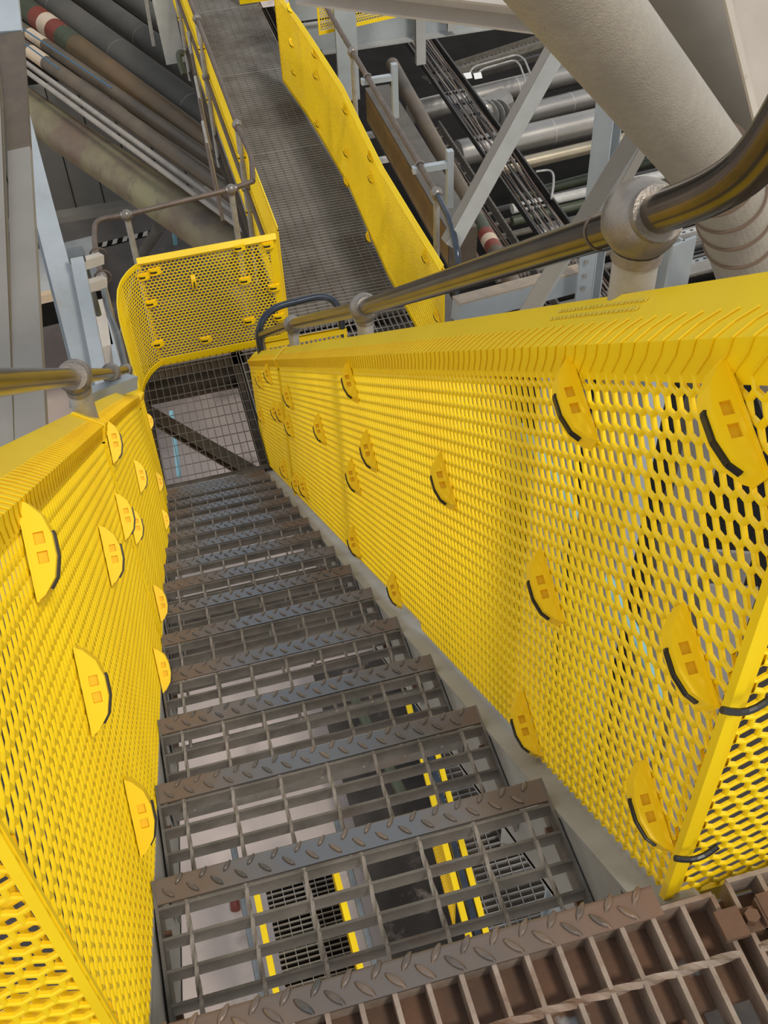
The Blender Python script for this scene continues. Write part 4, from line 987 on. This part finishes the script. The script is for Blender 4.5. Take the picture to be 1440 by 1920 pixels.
# lower walkway far below with yellow edges
ZW = -8.25
lw = thing('lower_walkway', 'distant lower walkway with yellow topped guards seen through the first treads', 'walkway')
def lowguard(xc, y0, y1, root, nm='yellow_guard'):
    mb = MB(); mb.box((xc, y0, -7.5), (xc, y1, -7.5), .05, .10); mb.box((xc, y0, -7.9), (xc, y1, -7.9), .012, .75); return mb.build(nm, M['yellow'], root)
lowguard(-.06, 2.6, 4.1, lw); lowguard(.62, 2.6, 4.1, lw)
mb = MB()
for y in np.arange(2.6, 4.4, .05): mb.box((0, y, ZW), (.66, y, ZW), .006, .03)
for x in np.arange(.05, .66, .1): mb.box((x, 2.6, ZW), (x, 4.3, ZW), .006, .02)
mb.build('grating', M['walk'], lw); mb = MB(); mb.box((.33, 2.6, ZW-.1), (.33, 4.3, ZW-.1), .66, .01); mb.build('underplate', M['darksteel_shade'], lw)
for x in (-.17, .73):
    mb = MB(); mb.tube([V(x, 2.6, -7.35), V(x, 4.2, -7.35)], .028, 10); mb.build('rail', M['greyrail'], lw, smooth=True)
lw2 = thing('lower_stair_guard', 'distant pair of yellow guard tops with a dark rail between, below the first treads', 'guard')
P0 = AZ(800, 1370, -7.4); P1 = AZ(885, 1745, -7.4)
for s, m, w_ in ((-.07, 'yellow', .05), (.07, 'yellow', .05), (0, 'railblue', .05)):
    mb = MB(); mb.box(P0+V(s, .5, 0), P1+V(s, -.5, 0), w_, .06 if m == 'yellow' else .1); mb.build('yellow_top' if m == 'yellow' else 'dark_rail', M[m], lw2)
flat_panel('distant honeycomb guard coloured as in shade far below the second tread', AZ(812, 1590, -8.3), AZ(852, 1745, -8.3), -8.3, -7.6, margins=(.02, .02, .03, .03), nsgn=-1, material=M['clip_shade'])  # deeper yellow puts the guard's shade into its material
gr2 = thing('lower_grating', 'distant grating platform below the right ends of the first treads', 'grating'); mb = MB()
a, b = AZ(900, 1590, -7.9), AZ(1060, 1720, -7.9)
for y in np.arange(2.7, 5.2, .06): mb.box((1.75, y, -7.9), (2.6, y, -7.9), .008, .04)
for x in np.arange(1.8, 2.6, .11): mb.box((x, 2.7, -7.89), (x, 5.2, -7.89), .006, .02)
mb.build('bars', M['walk'], gr2); mb = MB(); mb.box((2.2, 2.7, -8.05), (2.2, 5.2, -8.05), .9, .01); mb.build('underplate', M['underbeam'], gr2)
pipe('pipe', 'green pipe far below crossing under the middle treads', 'pipe', [AZ(655, 1290, -7.6), AZ(760, 1500, -7.6)], .05, 'greenpipe', n=12)
mb = MB(); mb.tube([AZ(440, 1690, -9.45), AZ(442, 1706, -9.45)], .05, 10); tag(mb.build('red_marker', M['red']), 'tiny red item on the ground seen below the first tread', 'marker')
mb = MB(); mb.box((-4.9, -3, -9.0), (-4.9, 9.0, -9.0), 7.0, .1); tag(mb.build('floor', M['floordark']), kind='structure')  # added dark slab: shade behind the left guard put into floor colour
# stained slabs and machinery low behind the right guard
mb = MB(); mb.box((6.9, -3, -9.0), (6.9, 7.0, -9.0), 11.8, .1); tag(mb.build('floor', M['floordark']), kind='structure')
for i, (x, y, wd, h, m, lb) in enumerate(((1.9, 1.6, .16, .16, 'stringer', 'grey steel post behind the near part of the right guard'), (2.9, 3.4, .2, .2, 'stringer', 'grey steel post farther behind the right guard'), (2.4, 2.4, .1, .1, 'bluegrey', 'slim pale post between two grey posts behind the right guard'))):
    steel('steel_column', lb, 'steel column', V(x, y, -1.6-.5*i), V(x, y, -8.95), wd, h, V(-.4, -1, 0), 'taupe' if m == 'stringer' else m, 'I')
for i in range(5):
    a = V(1.6+.25*i, .2+.1*i, -4.2-.3*i); b = V(4.8, 1.2+.8*i, -4.2-.3*i)
    pipe('pipe', 'grey brown pipe crossing low behind the right honeycomb guard', 'pipe', [a, b], .07+.02*(i % 2), ['underbeam', 'brownpipe', 'greyduct'][i % 3], n=14, group='pipes low behind the right guard')
bpy.context.view_layer.update()
